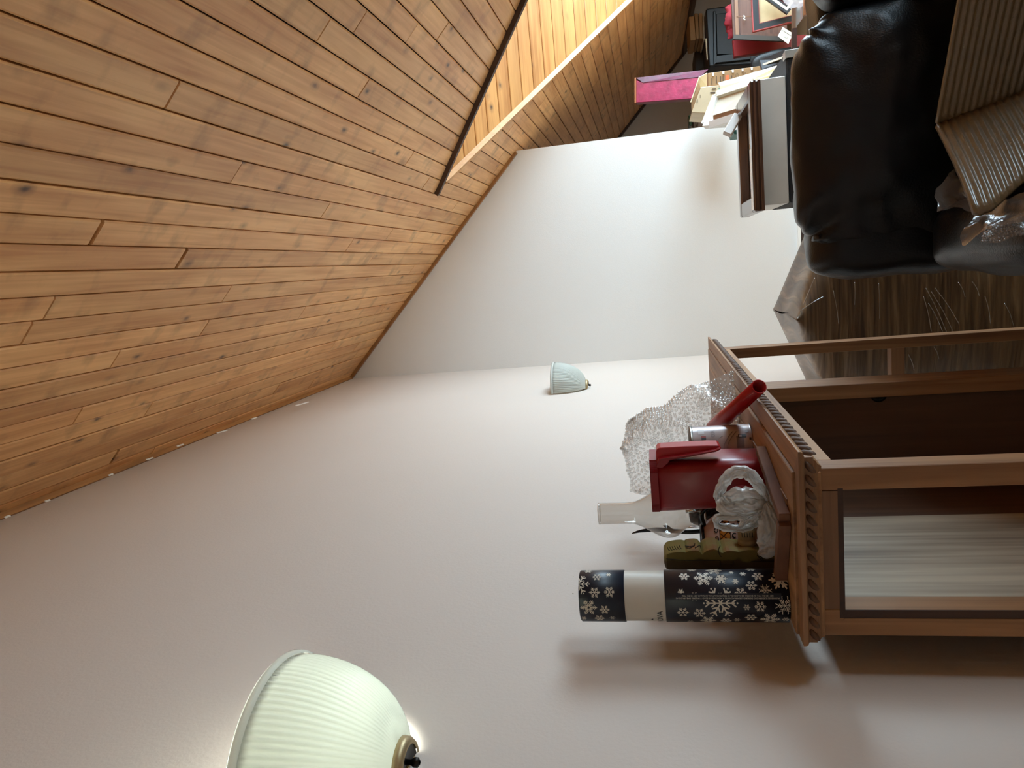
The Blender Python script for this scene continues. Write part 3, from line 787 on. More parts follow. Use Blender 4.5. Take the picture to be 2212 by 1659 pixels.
# --- painted pot behind the figure
M_POT, nt, b = newmat('lattice_painted_glaze'); L = nt.links.new
tc = N(nt,'ShaderNodeTexCoord'); sx = N(nt,'ShaderNodeSeparateXYZ'); L(tc.outputs['Object'], sx.inputs[0])
at2 = N(nt,'ShaderNodeMath', operation='ARCTAN2'); L(sx.outputs['Y'], at2.inputs[0]); L(sx.outputs['X'], at2.inputs[1])
def mth(op, a, b_=None, c=None):
    n = N(nt,'ShaderNodeMath', operation=op)
    for i, v in enumerate((a,b_,c)):
        if v is None: continue
        if isinstance(v,(int,float)): n.inputs[i].default_value = v
        else: L(v, n.inputs[i])
    return n.outputs[0]
arc = mth('MULTIPLY', at2.outputs[0], 0.058)
def lines(sg):
    q = mth('ADD', mth('MULTIPLY', arc, 1.0/0.017), mth('MULTIPLY', sx.outputs['Z'], sg/0.017))
    return mth('LESS_THAN', mth('ABSOLUTE', mth('SUBTRACT', mth('FRACT', q), 0.5)), 0.085)
lat = mth('MAXIMUM', lines(1.0), lines(-1.0))
def bandz(a, b_): return mth('MULTIPLY', mth('GREATER_THAN', sx.outputs['Z'], a), mth('LESS_THAN', sx.outputs['Z'], b_))
band = mth('MAXIMUM', bandz(0.073,0.091), bandz(0.041,0.055))
edge_ = mth('MAXIMUM', mth('MAXIMUM', bandz(0.0715,0.073), bandz(0.091,0.0925)), mth('MAXIMUM', bandz(0.0395,0.041), bandz(0.055,0.0565)))
m1 = N(nt,'ShaderNodeMix', data_type='RGBA'); L(lat, m1.inputs[0]); m1.inputs[6].default_value = lin((186,112,38)); m1.inputs[7].default_value = lin((52,30,18))
m2 = N(nt,'ShaderNodeMix', data_type='RGBA'); L(band, m2.inputs[0]); m2.inputs[6].default_value = lin((206,172,158)); L(m1.outputs[2], m2.inputs[7])
m3 = N(nt,'ShaderNodeMix', data_type='RGBA'); L(edge_, m3.inputs[0]); L(m2.outputs[2], m3.inputs[6]); m3.inputs[7].default_value = lin((60,36,24))
L(m3.outputs[2], b.inputs['Base Color']); b.inputs['Roughness'].default_value = 0.25
M_BLACK = plain('black_glaze', (14,14,17), 0.2)
PC = (at(1580,1168,Y=1.41).x, 1.41)
pot = thing('painted_pot', 'painted ceramic pot with an orange lattice and black scrolls behind the figure', 'pot', (PC[0],PC[1],ZT))
lathe('pot_body', [(0.001,ZT),(0.040,ZT),(0.050,ZT+0.020),(0.0575,ZT+0.045),(0.058,ZT+0.075),(0.052,ZT+0.095),(0.042,ZT+0.110),(0.033,ZT+0.120),(0.031,ZT+0.121),(0.040,ZT+0.108),(0.050,ZT+0.090),(0.050,ZT+0.03),(0.001,ZT+0.01)], PC, M_POT, pot, seg=48)
lathe('pot_rim', [(0.0315,ZT+0.119),(0.036,ZT+0.121),(0.036,ZT+0.125),(0.031,ZT+0.126),(0.0305,ZT+0.12)], PC, M_BLACK, pot, seg=40)
for sg in (1,-1):
    hp = [(PC[0]+sg*0.034,PC[1]-0.004,ZT+0.118),(PC[0]+sg*0.058,PC[1]-0.004,ZT+0.122),(PC[0]+sg*0.072,PC[1]-0.004,ZT+0.108),(PC[0]+sg*0.070,PC[1]-0.004,ZT+0.088),(PC[0]+sg*0.055,PC[1]-0.004,ZT+0.078)]
    sweep('pot_handle', spline(hp,6), 0.0045, 0.0045, M_BLACK, pot, seg=8)
def potp(a, z, r):
    return Vector((PC[0]+r*math.cos(a), PC[1]+r*math.sin(a), ZT+z))
pdir = math.atan2(-PC[1],-PC[0])
for k in range(7):
    for sg in (1,-1):
        a0 = pdir+(k-3)*0.34
        sp = []
        for q in range(14):
            t = q/13*4.2; r_ = 0.0065*(1-q/16)
            sp.append(potp(a0+(sg*0.008+r_*math.cos(t)*sg)/0.058, 0.064+sg*0.0005+r_*math.sin(t), 0.0583))
        sweep('pot_scroll', sp, 0.0011, 0.0008, M_BLACK, pot, seg=6)
        sp = [potp(a0+(sg*0.004+0.006*math.sin(q))/0.055*sg, 0.0945+q*0.0022, 0.0530-q*0.0010) for q in range(4)]
        sweep('pot_scroll', sp, 0.0010, 0.0008, M_BLACK, pot, seg=6)

# --- slim black ornament seen through the lamp glass
OY = 1.63
orn = thing('black_ornament', 'slim pointed black ornament with a small fin, seen through the lamp chimney', 'ornament', (at(1545,1148,Y=OY).x,OY,ZT))
op = [at(x,y,Y=OY) for x, y in ((1365,1152),(1385,1147),(1420,1144),(1455,1147),(1490,1149),(1520,1147),(1545,1149),(1600,1150),(1655,1150))]
op[-1].z = ZT+0.002
sweep('blade', spline(op,5), [0.0006+0.0052*math.sin(min(1,k/12)*math.pi/2)*(1 if k < 30 else max(0.4,1-(k-30)/14)) for k in range(41)], 0.0035, M_BLACK, orn, seg=8, up=Vector((0,1,0)))
fp = [at(x,y,Y=OY-0.003) for x, y in ((1432,1136),(1442,1135),(1457,1146),(1463,1143),(1470,1148),(1450,1151))]
slab('fin', fp, 0.003, M_BLACK, orn)
lathe('foot', [(0.001,ZT),(0.030,ZT),(0.030,ZT+0.004),(0.008,ZT+0.008),(0.004,ZT+0.02)], (op[-1].x,OY), M_BLACK, orn, seg=24)

# --- oil lamp
M_CHIM = glass('lamp_chimney_glass', tint=(0.84,0.82,0.79,1), edge=0.27, milk=0.05, power=2.0)
M_LBASE = plain('brown_lamp_glass', (44,28,20), 0.12, var=0.1)
LY = 1.535; LX = at(1440,1106,Y=LY).x
def lz(px): return at(px,1106,Y=LY).z
lamp = thing('oil_lamp', 'old oil lamp with a clear bulbous glass chimney behind the red pitcher', 'lamp', (LX,LY,ZT))
cp = [(1293,0.0232),(1296,0.0240),(1330,0.0236),(1360,0.0238),(1375,0.0265),(1395,0.0360),(1415,0.0475),(1432,0.0545),(1446,0.0560),(1460,0.0525),(1474,0.0420),(1484,0.0345),(1494,0.0315),(1520,0.0310)]
prof = [(v.y, v.x) for v in spline([Vector((lz(a), r, 0)) for a, r in cp], 4)]
lathe('chimney', list(reversed(prof)), (LX,LY), M_CHIM, lamp, seg=56)
lathe('chimney_lip', [(0.0226,lz(1294)),(0.0238,lz(1292.5)),(0.0246,lz(1294)),(0.0238,lz(1296))], (LX,LY), M_CHIM, lamp, seg=40)
lathe('burner', [(0.012,lz(1488)),(0.024,lz(1490)),(0.030,lz(1502)),(0.034,lz(1514)),(0.034,lz(1520)),(0.024,lz(1524)),(0.024,lz(1548)),(0.028,lz(1556))], (LX,LY), M_LBASE, lamp, seg=40)
M_CHROME = plain('chrome', (210,208,202), 0.12, metal=1.0, var=0.02)
for k in range(4):
    a = math.radians(200+k*90)
    p = lambda r, px: Vector((LX+r*math.cos(a), LY+r*math.sin(a), lz(px)))
    sweep('prong', [p(0.0345,1482),p(0.0335,1498),p(0.034,1512),p(0.038,1518)], 0.0035, 0.0012, M_CHROME, lamp, seg=8)
lathe('collar', [(0.031,lz(1518)),(0.0385,lz(1519)),(0.0385,lz(1523)),(0.031,lz(1524))], (LX,LY), M_CHROME, lamp, seg=40)
lathe('font', [(0.028,lz(1556)),(0.046,lz(1575)),(0.050,lz(1595)),(0.046,lz(1612)),(0.046,ZT+0.008),(0.050,ZT),(0.001,ZT)], (LX,LY), M_LBASE, lamp, seg=40)

# --- red pitcher
M_RED = plain('red_plastic', (134,10,19), 0.34, var=0.06, scale=30)
M_RED2 = plain('bright_red_plastic', (172,16,22), 0.36, var=0.05, scale=20)
pp = thing('red_pitcher', 'red plastic pitcher with a long hooked handle and embossed panel', 'pitcher', (-0.449,1.432,ZT))
PX, PY = -0.4455, 1.432; PHX, PHY = 0.0525, 0.062; ZP = at(1422,1040,Y=1.375).z; ZP2 = at(1405,1040,Y=1.375).z
def rrect(hx, hy, r, z, n=5, fn=None):
    out = []
    for cx, cy, a0 in ((hx-r,hy-r,0),(-hx+r,hy-r,90),(-hx+r,-hy+r,180),(hx-r,-hy+r,270)):
        for k in range(n):
            a = math.radians(a0+90*k/(n-1))
            out.append(Vector((PX+cx+r*math.cos(a), PY+cy+r*math.sin(a), z)))
    return out
def loft(name, rings, mat, parent, capa=True, capb=True):
    vs, fs = [], []; n = len(rings[0])
    for r_ in rings: vs += r_
    for i in range(len(rings)-1):
        for k in range(n): fs.append((i*n+k, i*n+(k+1)%n, (i+1)*n+(k+1)%n, (i+1)*n+k))
    if capa: fs.append(tuple(range(n)))
    if capb: fs.append(tuple((len(rings)-1)*n+k for k in range(n)))
    o = mesh(name, vs, fs, mat, parent)
    for p in o.data.polygons: p.use_smooth = len(p.vertices) == 4
    return o
loft('pitcher_body', [rrect(0.046,0.054,0.020,ZT),rrect(0.048,0.056,0.021,ZT+0.004),rrect(0.0525,0.060,0.022,ZP)], M_RED, pp)
# ribbed collar
rings = []
for z in (ZP, ZP2-0.001, ZP2):
    base = rrect(0.0535,0.0612,0.022,z,n=33)
    rg = []
    for i, p in enumerate(base):
        d = Vector((p.x-PX,p.y-PY,0)).normalized()
        rg.append(p-d*(0.0010 if i % 2 else 0.0))
    rings.append(rg)
co = loft('collar', rings, M_RED, pp)
for p in co.data.polygons: p.use_smooth = False
# embossed panel on the near face
yf = PY-0.0605
def ppt(px, py, Y): return at(px, py, Y=Y)
em = [ppt(x,y,PY-0.0572) for x, y in ((1470,1050),(1600,1047),(1640,1050),(1640,1088),(1600,1089),(1458,1089),(1454,1075),(1458,1060))]
slab('embossed_panel', em, 0.010, M_RED2, pp, bv=0.0022)
# hooked handle: an open channel along the right edge
HX = [((1422,1020),(1420,968)),]
def chan(name, outer, inner, Y0, Y1, mat):
    pts = outer+list(reversed(inner))
    f = [at(x,y,Y=Y0) for x, y in pts]
    return slab(name, f, Y1-Y0, mat, pp, bv=0.0012, away=Vector((0,1,0)))
o1 = [(1418,1018),(1417,976),(1419,970),(1426,967),(1480,964),(1530,962),(1552,962),(1556,965),(1558,968)]
i1 = [(1452,1014),(1446,1007),(1443,1000),(1444,993),(1460,990),(1500,984),(1535,977),(1548,974),(1556,971)]
chan('handle', o1, i1, 1.385, 1.425, M_RED2)
o2 = [(1417,1010),(1419,1000),(1423,992),(1430,990),(1470,985),(1510,979),(1545,973),(1556,968)]
i2 = [(1430,1012),(1444,1001),(1447,995),(1455,993),(1480,989),(1512,983),(1546,976.5),(1557.5,971)]
chan('handle_lip', o2, i2, 1.372, 1.386, M_RED)

# --- paint can
M_CAN = plain('grey_can_label', (176,166,166), 0.3, var=0.04, metal=0.25)
M_TIN = plain('tin', (140,134,128), 0.3, metal=0.9)
CY = 1.585; CXc = at(1560,965,Y=CY).x; CR = 0.0475; CH = at(1489,950,Y=CY).z-ZT
can = thing('paint_can', 'silver grey tin paint can standing behind the red pitcher', 'can', (CXc,CY,ZT))
lathe('can_body', [(0.001,ZT),(CR,ZT),(CR+0.0012,ZT+0.002),(CR,ZT+0.004),(CR,ZT+CH-0.006)], (CXc,CY), M_CAN, can, seg=56)
lathe('can_rim', [(CR,ZT+CH-0.007),(CR+0.0015,ZT+CH-0.003),(CR+0.0010,ZT+CH),(CR-0.004,ZT+CH),(CR-0.005,ZT+CH-0.005),(0.001,ZT+CH-0.005)], (CXc,CY), M_TIN, can, seg=56)
cdir = math.atan2(-CY,-CXc)
def cz(px): return at(px,950,Y=CY-CR).z
def canp(s, z, r=CR+0.0005): 
    a = cdir+s/CR; return Vector((CXc+r*math.cos(a), CY+r*math.sin(a), z))
def candecal(name, s0, s1, za, zb_, mat):
    vs, fs = [], []
    for k in range(7):
        s = s0+(s1-s0)*k/6; vs += [canp(s,za), canp(s,zb_)]
    for k in range(6): fs.append((2*k,2*k+1,2*k+3,2*k+2))
    return mesh(name, vs, fs, mat, can)
GREYS = plain('grey_print', (126,118,120), 0.35); DKP = plain('dark_print', (58,54,56), 0.4); LTP = plain('light_print', (204,198,196), 0.35)
for k, c in enumerate(((150,60,52),(66,78,84),(168,110,60),(176,150,82),(112,112,52))):
    s = 0.026-0.0052*k
    candecal('colour_swatch', s, s-0.0048, cz(1526), cz(1516), plain('swatch_%d' % k, c, 0.4))
candecal('label_patch', 0.046, 0.030, cz(1523), cz(1510), LTP)
candecal('label_panel', 0.022, -0.004, cz(1608), cz(1592), GREYS)
candecal('label_badge', 0.026, 0.018, cz(1613), cz(1596), DKP)
candecal('label_badge', 0.0245, 0.0205, cz(1604), cz(1598), LTP)
candecal('label_mark', 0.018, 0.0125, cz(1625), cz(1620), DKP)
candecal('label_mark', 0.036, 0.030, cz(1620), cz(1613), GREYS)
candecal('label_strip', -0.017, -0.021, cz(1615), cz(1540), GREYS)
for r_ in (0.0,0.005):
    sp = [canp(0.034-0.040*k/10, cz(1572-r_*1500)+0.022*math.sin(k/10*1.5)-0.020, CR+0.0004) for k in range(11)]
    sweep('label_swoosh', sp, 0.0014, 0.0003, GREYS, can, seg=6)
sp = [canp(0.005-0.018*math.cos(k/12*math.pi), cz(1552)+0.014*math.sin(k/12*math.pi)-0.01, CR+0.0004) for k in range(13)]
sweep('label_swoosh', sp, 0.0006, 0.0003, LTP, can, seg=6)
vs, fs = text_mesh('COR', 1.0); vs = fit(vs, 0.018); h = max(v.y for v in vs)
mesh('label_lettering', [canp(0.030-0.004+v.y/h*0.0, cz(1548)+v.y/h*0.009, CR+0.0006)+Vector((0,0,0)) if False else canp(0.022+v.x, cz(1546)+v.y/h*0.009, CR+0.0006) for v in vs], fs, GREYS, can)

# --- red hollow handle
wa, wb_ = at(1556,912,Y=1.66), Vector(at(1640,835,X=-0.268))
wa.z = max(wa.z, ZT+0.016)
d = (wb_-wa).normalized()
wand = thing('red_tube_handle', 'red hollow plastic handle jutting out past the cabinet edge', 'handle', (wa.x,wa.y,ZT))
wp = [wa-d*0.05, wa+(wb_-wa)*0.35, wa+(wb_-wa)*0.36, wb_]
wp[0].z = max(wp[0].z, ZT+0.016)
n_ = 24
s_ = d.cross(Vector((0,0,1))).normalized(); u_ = s_.cross(d)
vs, fs = [], []
for (t, r_) in ((0,0.0185),(0.33,0.0180),(0.35,0.0168),(1.0,0.0150),(1.0,0.0130),(0.7,0.0130)):
    p = wa-d*0.05+(wb_-wa+d*0.05)*t
    for k in range(n_):
        a = 2*math.pi*k/n_; vs.append(p+s_*r_*math.cos(a)+u_*r_*math.sin(a))
for i in range(5):
    for k in range(n_): fs.append((i*n_+k, i*n_+(k+1)%n_, (i+1)*n_+(k+1)%n_, (i+1)*n_+k))
fs += [tuple(range(n_)), tuple(5*n_+k for k in range(n_))]
o = mesh('grip', vs, fs, M_RED2, wand)
for p in o.data.polygons: p.use_smooth = len(p.vertices) == 4

# --- bubble wrap heap
M_BUB = film('bubble_wrap_film', (238,230,222), 0.67, rough=0.12, bump=0.35, bscale=90, gloss=0.55, trans=0.5)
def drape(name_thing, label, outline_rows, parentless=True, mat=None, seed=1.0, crump=0.012, bub=True, brow=0.008, cat='bubble wrap', nu=36, nv=36, fold=0.02, br=0.0042, parent=None, zmin=-9):
    """crumpled sheet through a grid of 3-D rows, with air bubbles on it"""
    rows = [spline(r_, 6) for r_ in outline_rows]
    m_ = len(rows[0]); cols = []
    for j in range(m_): cols.append(spline([r_[j] for r_ in rows], 6))
    nr, ncl = len(cols[0]), m_
    grid = [[None]*ncl for _ in range(nr)]
    for j in range(ncl):
        for i in range(nr):
            p = cols[j][i]
            q = p*26+Vector((seed,seed*2,0))
            rid = 1-abs(noise.noise(q))*2
            grid[i][j] = p + noise.noise_vector(q)*crump + Vector((0.2,-1,0.3)).normalized()*(rid*fold)*0.5 + noise.noise_vector(q*3.1)*crump*0.35
    for row in grid:
        for g in row: g.z = max(g.z, zmin)
    vs = [g for row in grid for g in row]
    fs = [(i*ncl+j, i*ncl+j+1, (i+1)*ncl+j+1, (i+1)*ncl+j) for i in range(nr-1) for j in range(ncl-1)]
    base = min(vs, key=lambda p: p.z)
    t = parent if parent is not None else thing(name_thing, label, cat, base)
    mesh('sheet', vs, fs, mat, t, smooth=True)
    if bub:
        bv_, bf = [], []
        su = sum((grid[i][0]-grid[i][-1]).length for i in range(nr))/nr; sv = sum((grid[0][j]-grid[-1][j]).length for j in range(ncl))/ncl
        nu_, nv_ = max(2,int(su/brow)), max(2,int(sv/(brow*0.87)))
        for a in range(nv_):
            for b_ in range(nu_):
                fi = min(nr-1.001,max(0,(a+0.5+rnd.uniform(-.2,.2))/nv_*(nr-1.001))); fj = min(ncl-1.001,(b_+0.5+rnd.uniform(-.2,.2)+(0.5 if a%2 else 0))/(nu_+0.5)*(ncl-1.001))
                i, j = int(fi), int(fj); x, y = fi-i, fj-j
                p = grid[i][j]*(1-x)*(1-y)+grid[i+1][j]*x*(1-y)+grid[i][j+1]*(1-x)*y+grid[i+1][j+1]*x*y
                du = (grid[i][j+1]-grid[i][j]).normalized(); dv = (grid[i+1][j]-grid[i][j]).normalized(); nn = du.cross(dv)
                if nn.length < 0.2: continue
                nn.normalize(); dv = nn.cross(du)
                if nn.dot(CAM-p) < 0: nn = -nn
                b0 = len(bv_)
                for rr_, hh in ((1,0),(0.86,0.42),(0.5,0.62)):
                    for k in range(7):
                        an = 2*math.pi*k/7; bv_.append(p+(du*math.cos(an)+dv*math.sin(an))*br*rr_+nn*br*hh)
                bv_.append(p+nn*br*0.66)
                for q in range(2):
                    for k in range(7): bf.append((b0+q*7+k, b0+q*7+(k+1)%7, b0+(q+1)*7+(k+1)%7, b0+(q+1)*7+k))
                for k in range(7): bf.append((b0+14+k, b0+14+(k+1)%7, b0+21))
        stuff(mesh('air_bubbles', bv_, bf, mat, t, smooth=True))
    return t
def R(row, Ys):
    return [at(x,y,Y=Ys[k] if isinstance(Ys,(list,tuple)) else Ys) for k, (x,y) in enumerate(row)]
drape('bubble_wrap', 'crumpled clear bubble wrap heaped behind the paint can and red pitcher', [
    R([(1362,1062),(1356,1010),(1350,975),(1344,960),(1352,930),(1360,905)], 1.80),
    R([(1410,1068),(1405,1010),(1398,965),(1390,930),(1390,905),(1392,885)], [1.78,1.78,1.77,1.76,1.78,1.80]),
    R([(1440,1050),(1450,1000),(1450,960),(1450,925),(1448,895),(1440,872)], [1.76,1.76,1.74,1.73,1.75,1.78]),
    R([(1520,1040),(1530,990),(1530,950),(1520,915),(1508,870),(1478,842)], [1.78,1.76,1.74,1.74,1.76,1.79]),
    R([(1610,1030),(1608,985),(1605,950),(1590,908),(1560,868),(1520,830)], [1.78,1.74,1.74,1.74,1.76,1.80]),
    R([(1624,1020),(1622,980),(1618,945),(1612,905),(1594,855),(1590,800)], [1.80,1.78,1.78,1.78,1.82,1.86])],
    mat=M_BUB, seed=2.0, crump=0.010, fold=0.016, zmin=ZT+0.003)

# --- white carrier bag
M_BAG = film('white_carrier_bag', (246,242,236), 0.22, rough=0.3, bump=0.5, bscale=45, gloss=0.15, trans=0.5)
bag = thing('carrier_bag', 'knotted thin white plastic carrier bag in front of the red pitcher', 'bag', Vector(at(1690,1160,Y=1.25)))
BAGY = 1.275
def bp_(l, Y=BAGY): return [at(x,y,Y=Y+dy) for x, y, dy in l]
def ribbon(name, pts, wid, seed, th=0.004, n=8):
    n = 14
    sp = spline(pts, n); m_ = len(sp)
    ws = spline([Vector((w_,0,0)) for w_ in wid], n)
    vs, fs = [], []; K = 21
    for i, p in enumerate(sp):
        d_ = (sp[min(i+1,m_-1)]-sp[max(i-1,0)]).normalized()
        vw = (p-CAM).normalized(); s2 = d_.cross(vw).normalized(); W_ = ws[i].x
        for side in (0,1):
            for k in range(K):
                f = k/(K-1)*2-1
                W2 = W_*(1+0.22*noise.noise(p*120+Vector((seed*3,f*0.4,0))))
                q = p+s2*f*W2+vw*((-1 if side == 0 else 1)*th*0.5*(1-f*f)**0.5)
                rg = 1-2*abs(noise.noise(Vector((f*2.6+seed*5+noise.noise(p*40)*1.2, i*0.045, seed))))
                rg2 = 1-2*abs(noise.noise(Vector((f*5.5+seed*7+noise.noise(p*60)*1.5, i*0.07, seed+4))))
                q += noise.noise_vector(q*110+Vector((seed,0,0)))*0.0022-vw*(0.0062*rg+0.0032*rg2)*(1-f**4)
                vs.append(q)
    for i in range(m_-1):
        for k in range(2*K):
            a, b2 = k, (k+1) % (2*K)
            if k >= K-1 and k < 2*K-1: pass
            fs.append((i*2*K+a, i*2*K+b2, (i+1)*2*K+b2, (i+1)*2*K+a))
    # reorder: front row then back row reversed keeps the loop closed
    vs2 = []
    for i in range(m_):
        r_ = vs[i*2*K:(i+1)*2*K]; vs2 += r_[:K]+list(reversed(r_[K:]))
    return mesh(name, vs2, fs, M_BAG, bag, smooth=True)
mm = 0.00078
ribbon('handle_loop', bp_([(1655,1082,0),(1645,1062,-.004),(1636,1043,-.006),(1618,1024,-.004),(1592,1019,0),(1572,1030,.004),(1560,1050,.004),(1552,1068,.002),(1556,1082,0)]), [11*mm,12*mm,13*mm,15*mm,14*mm,13*mm,12*mm,11*mm,12*mm], 1.0)
ribbon('handle_loop', bp_([(1556,1080,-.004),(1575,1078,-.008),(1600,1072,-.010),(1630,1076,-.008),(1658,1092,0)]), [10*mm,18*mm,22*mm,19*mm,9*mm], 2.0)
ribbon('handle_loop', bp_([(1556,1076,-.012),(1572,1098,-.014),(1605,1098,-.014),(1640,1096,-.012),(1662,1098,-.006)]), [12*mm,24*mm,27*mm,24*mm,12*mm], 3.0)
ribbon('handle_loop', bp_([(1655,1104,-.012),(1625,1112,-.016),(1590,1114,-.018),(1560,1116,-.016),(1548,1124,-.012),(1552,1136,-.008),(1575,1139,-.006),(1602,1142,-.008),(1625,1135,-.008),(1645,1118,-.006)]), [9*mm,11*mm,10*mm,10*mm,10*mm,9*mm,9*mm,8*mm,9*mm,10*mm], 4.0)
ribbon('handle_loop', bp_([(1598,1139,-.020),(1612,1125,-.022),(1634,1112,-.020)]), [5*mm,8*mm,9*mm], 5.0)
ribbon('bag_body', bp_([(1656,1086,-.014),(1663,1105,-.020),(1665,1130,-.024),(1664,1155,-.026),(1660,1178,-.026),(1650,1190,-.024),(1638,1196,-.022)]), [7*mm,19*mm,27*mm,27*mm,27*mm,20*mm,4*mm], 6.0, th=0.010)
ribbon('bag_body', bp_([(1654,1092,-.006),(1672,1112,-.012),(1684,1135,-.014),(1686,1160,-.014),(1684,1180,-.012),(1672,1192,-.010)]), [6*mm,14*mm,15*mm,14*mm,12*mm,4*mm], 7.0, th=0.007)

# --- clear packet with foil
M_CLEAR = film('clear_packet_film', (210,202,190), 0.66, rough=0.15, bump=0.6, bscale=50, gloss=0.5)
M_FOIL = plain('crumpled_foil', (120,118,122), 0.18, metal=1.0, var=0.4, scale=60, bump=1.0, bscale=70)
M_DKFOIL = plain('dark_object', (24,24,28), 0.3, metal=0.4)
pk = thing('clear_packet', 'clear plastic packet with crumpled dark foil beside the loose wooden sticks', 'packet', Vector(at(1690,1100,Y=1.22)))
kp = [at(x,y,Y=Y) for x, y, Y in ((1643,968,1.39),(1650,990,1.36),(1658,1020,1.31),(1665,1050,1.27),(1676,1080,1.235),(1684,1104,1.215))]
sweep('packet', spline(kp,6), [0.001,0.004,0.008,0.010,0.011,0.011,0.011,0.011,0.012,0.012,0.012,0.012,0.012,0.012,0.012,0.012,0.012,0.012,0.012,0.012,0.012,0.012,0.012,0.012,0.012,0.011,0.011,0.011,0.010,0.009,0.008], 0.006, M_CLEAR, pk, seg=14, jit=0.004, up=Vector((0,-0.8,0.6)))
fp = [at(x,y,Y=Y) for x, y, Y in ((1648,990,1.365),(1653,1000,1.35),(1658,1008,1.335))]
sweep('foil_ball', spline(fp,5), 0.009, 0.006, M_DKFOIL, pk, seg=12, jit=0.003)
fp = [at(x,y,Y=Y) for x, y, Y in ((1668,1060,1.262),(1676,1080,1.24),(1682,1100,1.222),(1684,1108,1.215))]
sweep('foil_ball', spline(fp,5), [0.003+0.0004*min(k,16) for k in range(16)], 0.007, M_FOIL, pk, seg=14, jit=0.003)

# --- loose mitred wooden sticks
M_STK = wood('reddish_stick', (88,54,38), (124,84,62), 'Y', knots=False, rough=0.9, tint=0.05)
M_STKX = wood('reddish_stick_cross', (84,50,34), (120,78,54), 'X', knots=False, rough=0.6, tint=0.05)
c0 = Vector((-0.424,1.138,0)); a1 = Vector((-0.374,1.372,0)); b1 = Vector((-0.562,1.196,0))
stk = thing('stick_frame', 'corner of loose reddish wooden sticks lying on the cabinet top', 'sticks', (c0.x,c0.y,ZT))
zz = ZT+0.009
bar('stick', (c0.x,c0.y,zz), (a1.x,a1.y,zz), 0.015, 0.018, M_STK, stk, bv=0.001)
dd = (b1-c0).normalized()
bar('stick', (c0.x-0.008,c0.y+0.001,zz+0.001), (b1.x,b1.y,zz+0.001), 0.017, 0.020, M_STKX, stk, bv=0.001)
bar('stick', (-0.520,1.222,ZT+0.005), (-0.545,1.29,ZT+0.005), 0.009, 0.010, M_STK, stk, bv=0.001)

# ================================================================== SOFA
M_LEA = plain('black_leather', (11,12,16), 0.34, var=0.1, bump=0.35, bscale=220, spec=0.42)
M_FOOT = plain('black_feet', (20,18,18), 0.5)
sofa = thing('sofa', 'black leather sofa with big puffy back cushions', 'sofa', (0.62,1.85,ZF))
box('frame', -0.06, 1.34, 1.46, 2.50, ZF+0.06, 0.485, M_LEA, sofa, bv=0.01)
for x in (-0.0,1.26):
    for y in (1.48,2.42): box('foot', x, x+0.05, y, y+0.05, ZF, ZF+0.06, M_FOOT, sofa)
cushion('back', (0.61,2.42,0.735), 0.72, 0.11, 0.245, M_LEA, sofa, e=6, n=18, wr=0.010, seed=3.0)
cushion('back_wing', (-0.005,2.27,0.80), 0.105, 0.13, 0.235, M_LEA, sofa, e=4, n=14, wr=0.012, seed=9.0, tilt=-0.10)
def pucker(q, hx=0.325, hz=0.225):
    # gathered corners and a soft roll along the top
    for sx_ in (-1,1):
        dx, dz = q.x-sx_*hx*0.96, q.z-hz*0.96
        d_ = math.hypot(dx, dz); an = math.atan2(dz,dx)
        q = q + Vector((-sx_,0,-0.7))*0.024*math.exp(-(d_/0.06)**2)
        f_ = math.sin(an*9+sx_)+0.5*math.sin(an*17)
        q = q + Vector((sx_*0.3,-1,0.3))*0.011*math.exp(-(d_/0.085)**2)*f_
        q = q + Vector((0,-1,0))*0.010*math.exp(-(d_/0.22)**2)*math.sin(an*5+2*d_/0.1)
    return q
def back_cushion(x0, x1, yc, z0, z1, seed):
    hx, hz = (x1-x0)/2, (z1-z0)/2
    return cushion('back_cushion', ((x0+x1)/2, yc, (z0+z1)/2), hx, 0.085, hz, M_LEA, sofa, e=5.0, n=44, tilt=-0.16, wr=0.011, bulge=0.045, seed=seed, fn=lambda q: pucker(q, hx, hz))
back_cushion(-0.035, 0.625, 2.225, 0.63, 1.075, 1.0)
back_cushion(0.632, 1.30, 2.225, 0.63, 1.065, 5.0)
for x0, x1 in ((0.085,0.60),(0.605,1.12)):
    cushion('seat_cushion', ((x0+x1)/2,1.765,0.565), (x1-x0)/2, 0.345, 0.085, M_LEA, sofa, e=6, n=16, wr=0.006, seed=x0*9)
cushion('arm', (-0.012,1.78,0.62), 0.095, 0.36, 0.185, M_LEA, sofa, e=3.2, n=16, wr=0.010, seed=2.0)
cushion('arm', (1.24,1.78,0.62), 0.105, 0.36, 0.185, M_LEA, sofa, e=3.2, n=16, wr=0.010, seed=6.0)

# --- film and corrugated wrap on the seat
M_FILM = film('stretch_film', (168,152,142), 0.60, rough=0.2, bump=0.6, bscale=40, gloss=0.5)
wrapf = thing('plastic_wrap', 'crumpled clear plastic and bubble wrap lying on the sofa seat', 'plastic wrap', (0.03,1.62,0.66))
drape('', '', [R([(2063,358),(2082,392),(2100,420),(2122,450)],[1.74,1.70,1.66,1.62]), R([(2036,398),(2058,412),(2080,428),(2110,452)],1.70), R([(2018,425),(2040,432),(2070,440),(2100,455)],1.68), R([(2020,460),(2045,452),(2072,448),(2104,462)],1.66)], mat=M_FILM, bub=False, parent=wrapf, crump=0.008, fold=0.008)
drape('', '', [R([(2104,452),(2150,440),(2190,425),(2260,400)],[1.64,1.60,1.56,1.5]), R([(2100,470),(2140,462),(2185,450),(2260,425)],[1.63,1.60,1.56,1.5]), R([(2080,500),(2130,484),(2180,470),(2260,450)],[1.62,1.59,1.55,1.5]), R([(2078,516),(2092,526),(2130,500),(2255,470)],[1.62,1.60,1.57,1.5])], mat=M_FILM, bub=False, parent=wrapf, crump=0.008, fold=0.010)
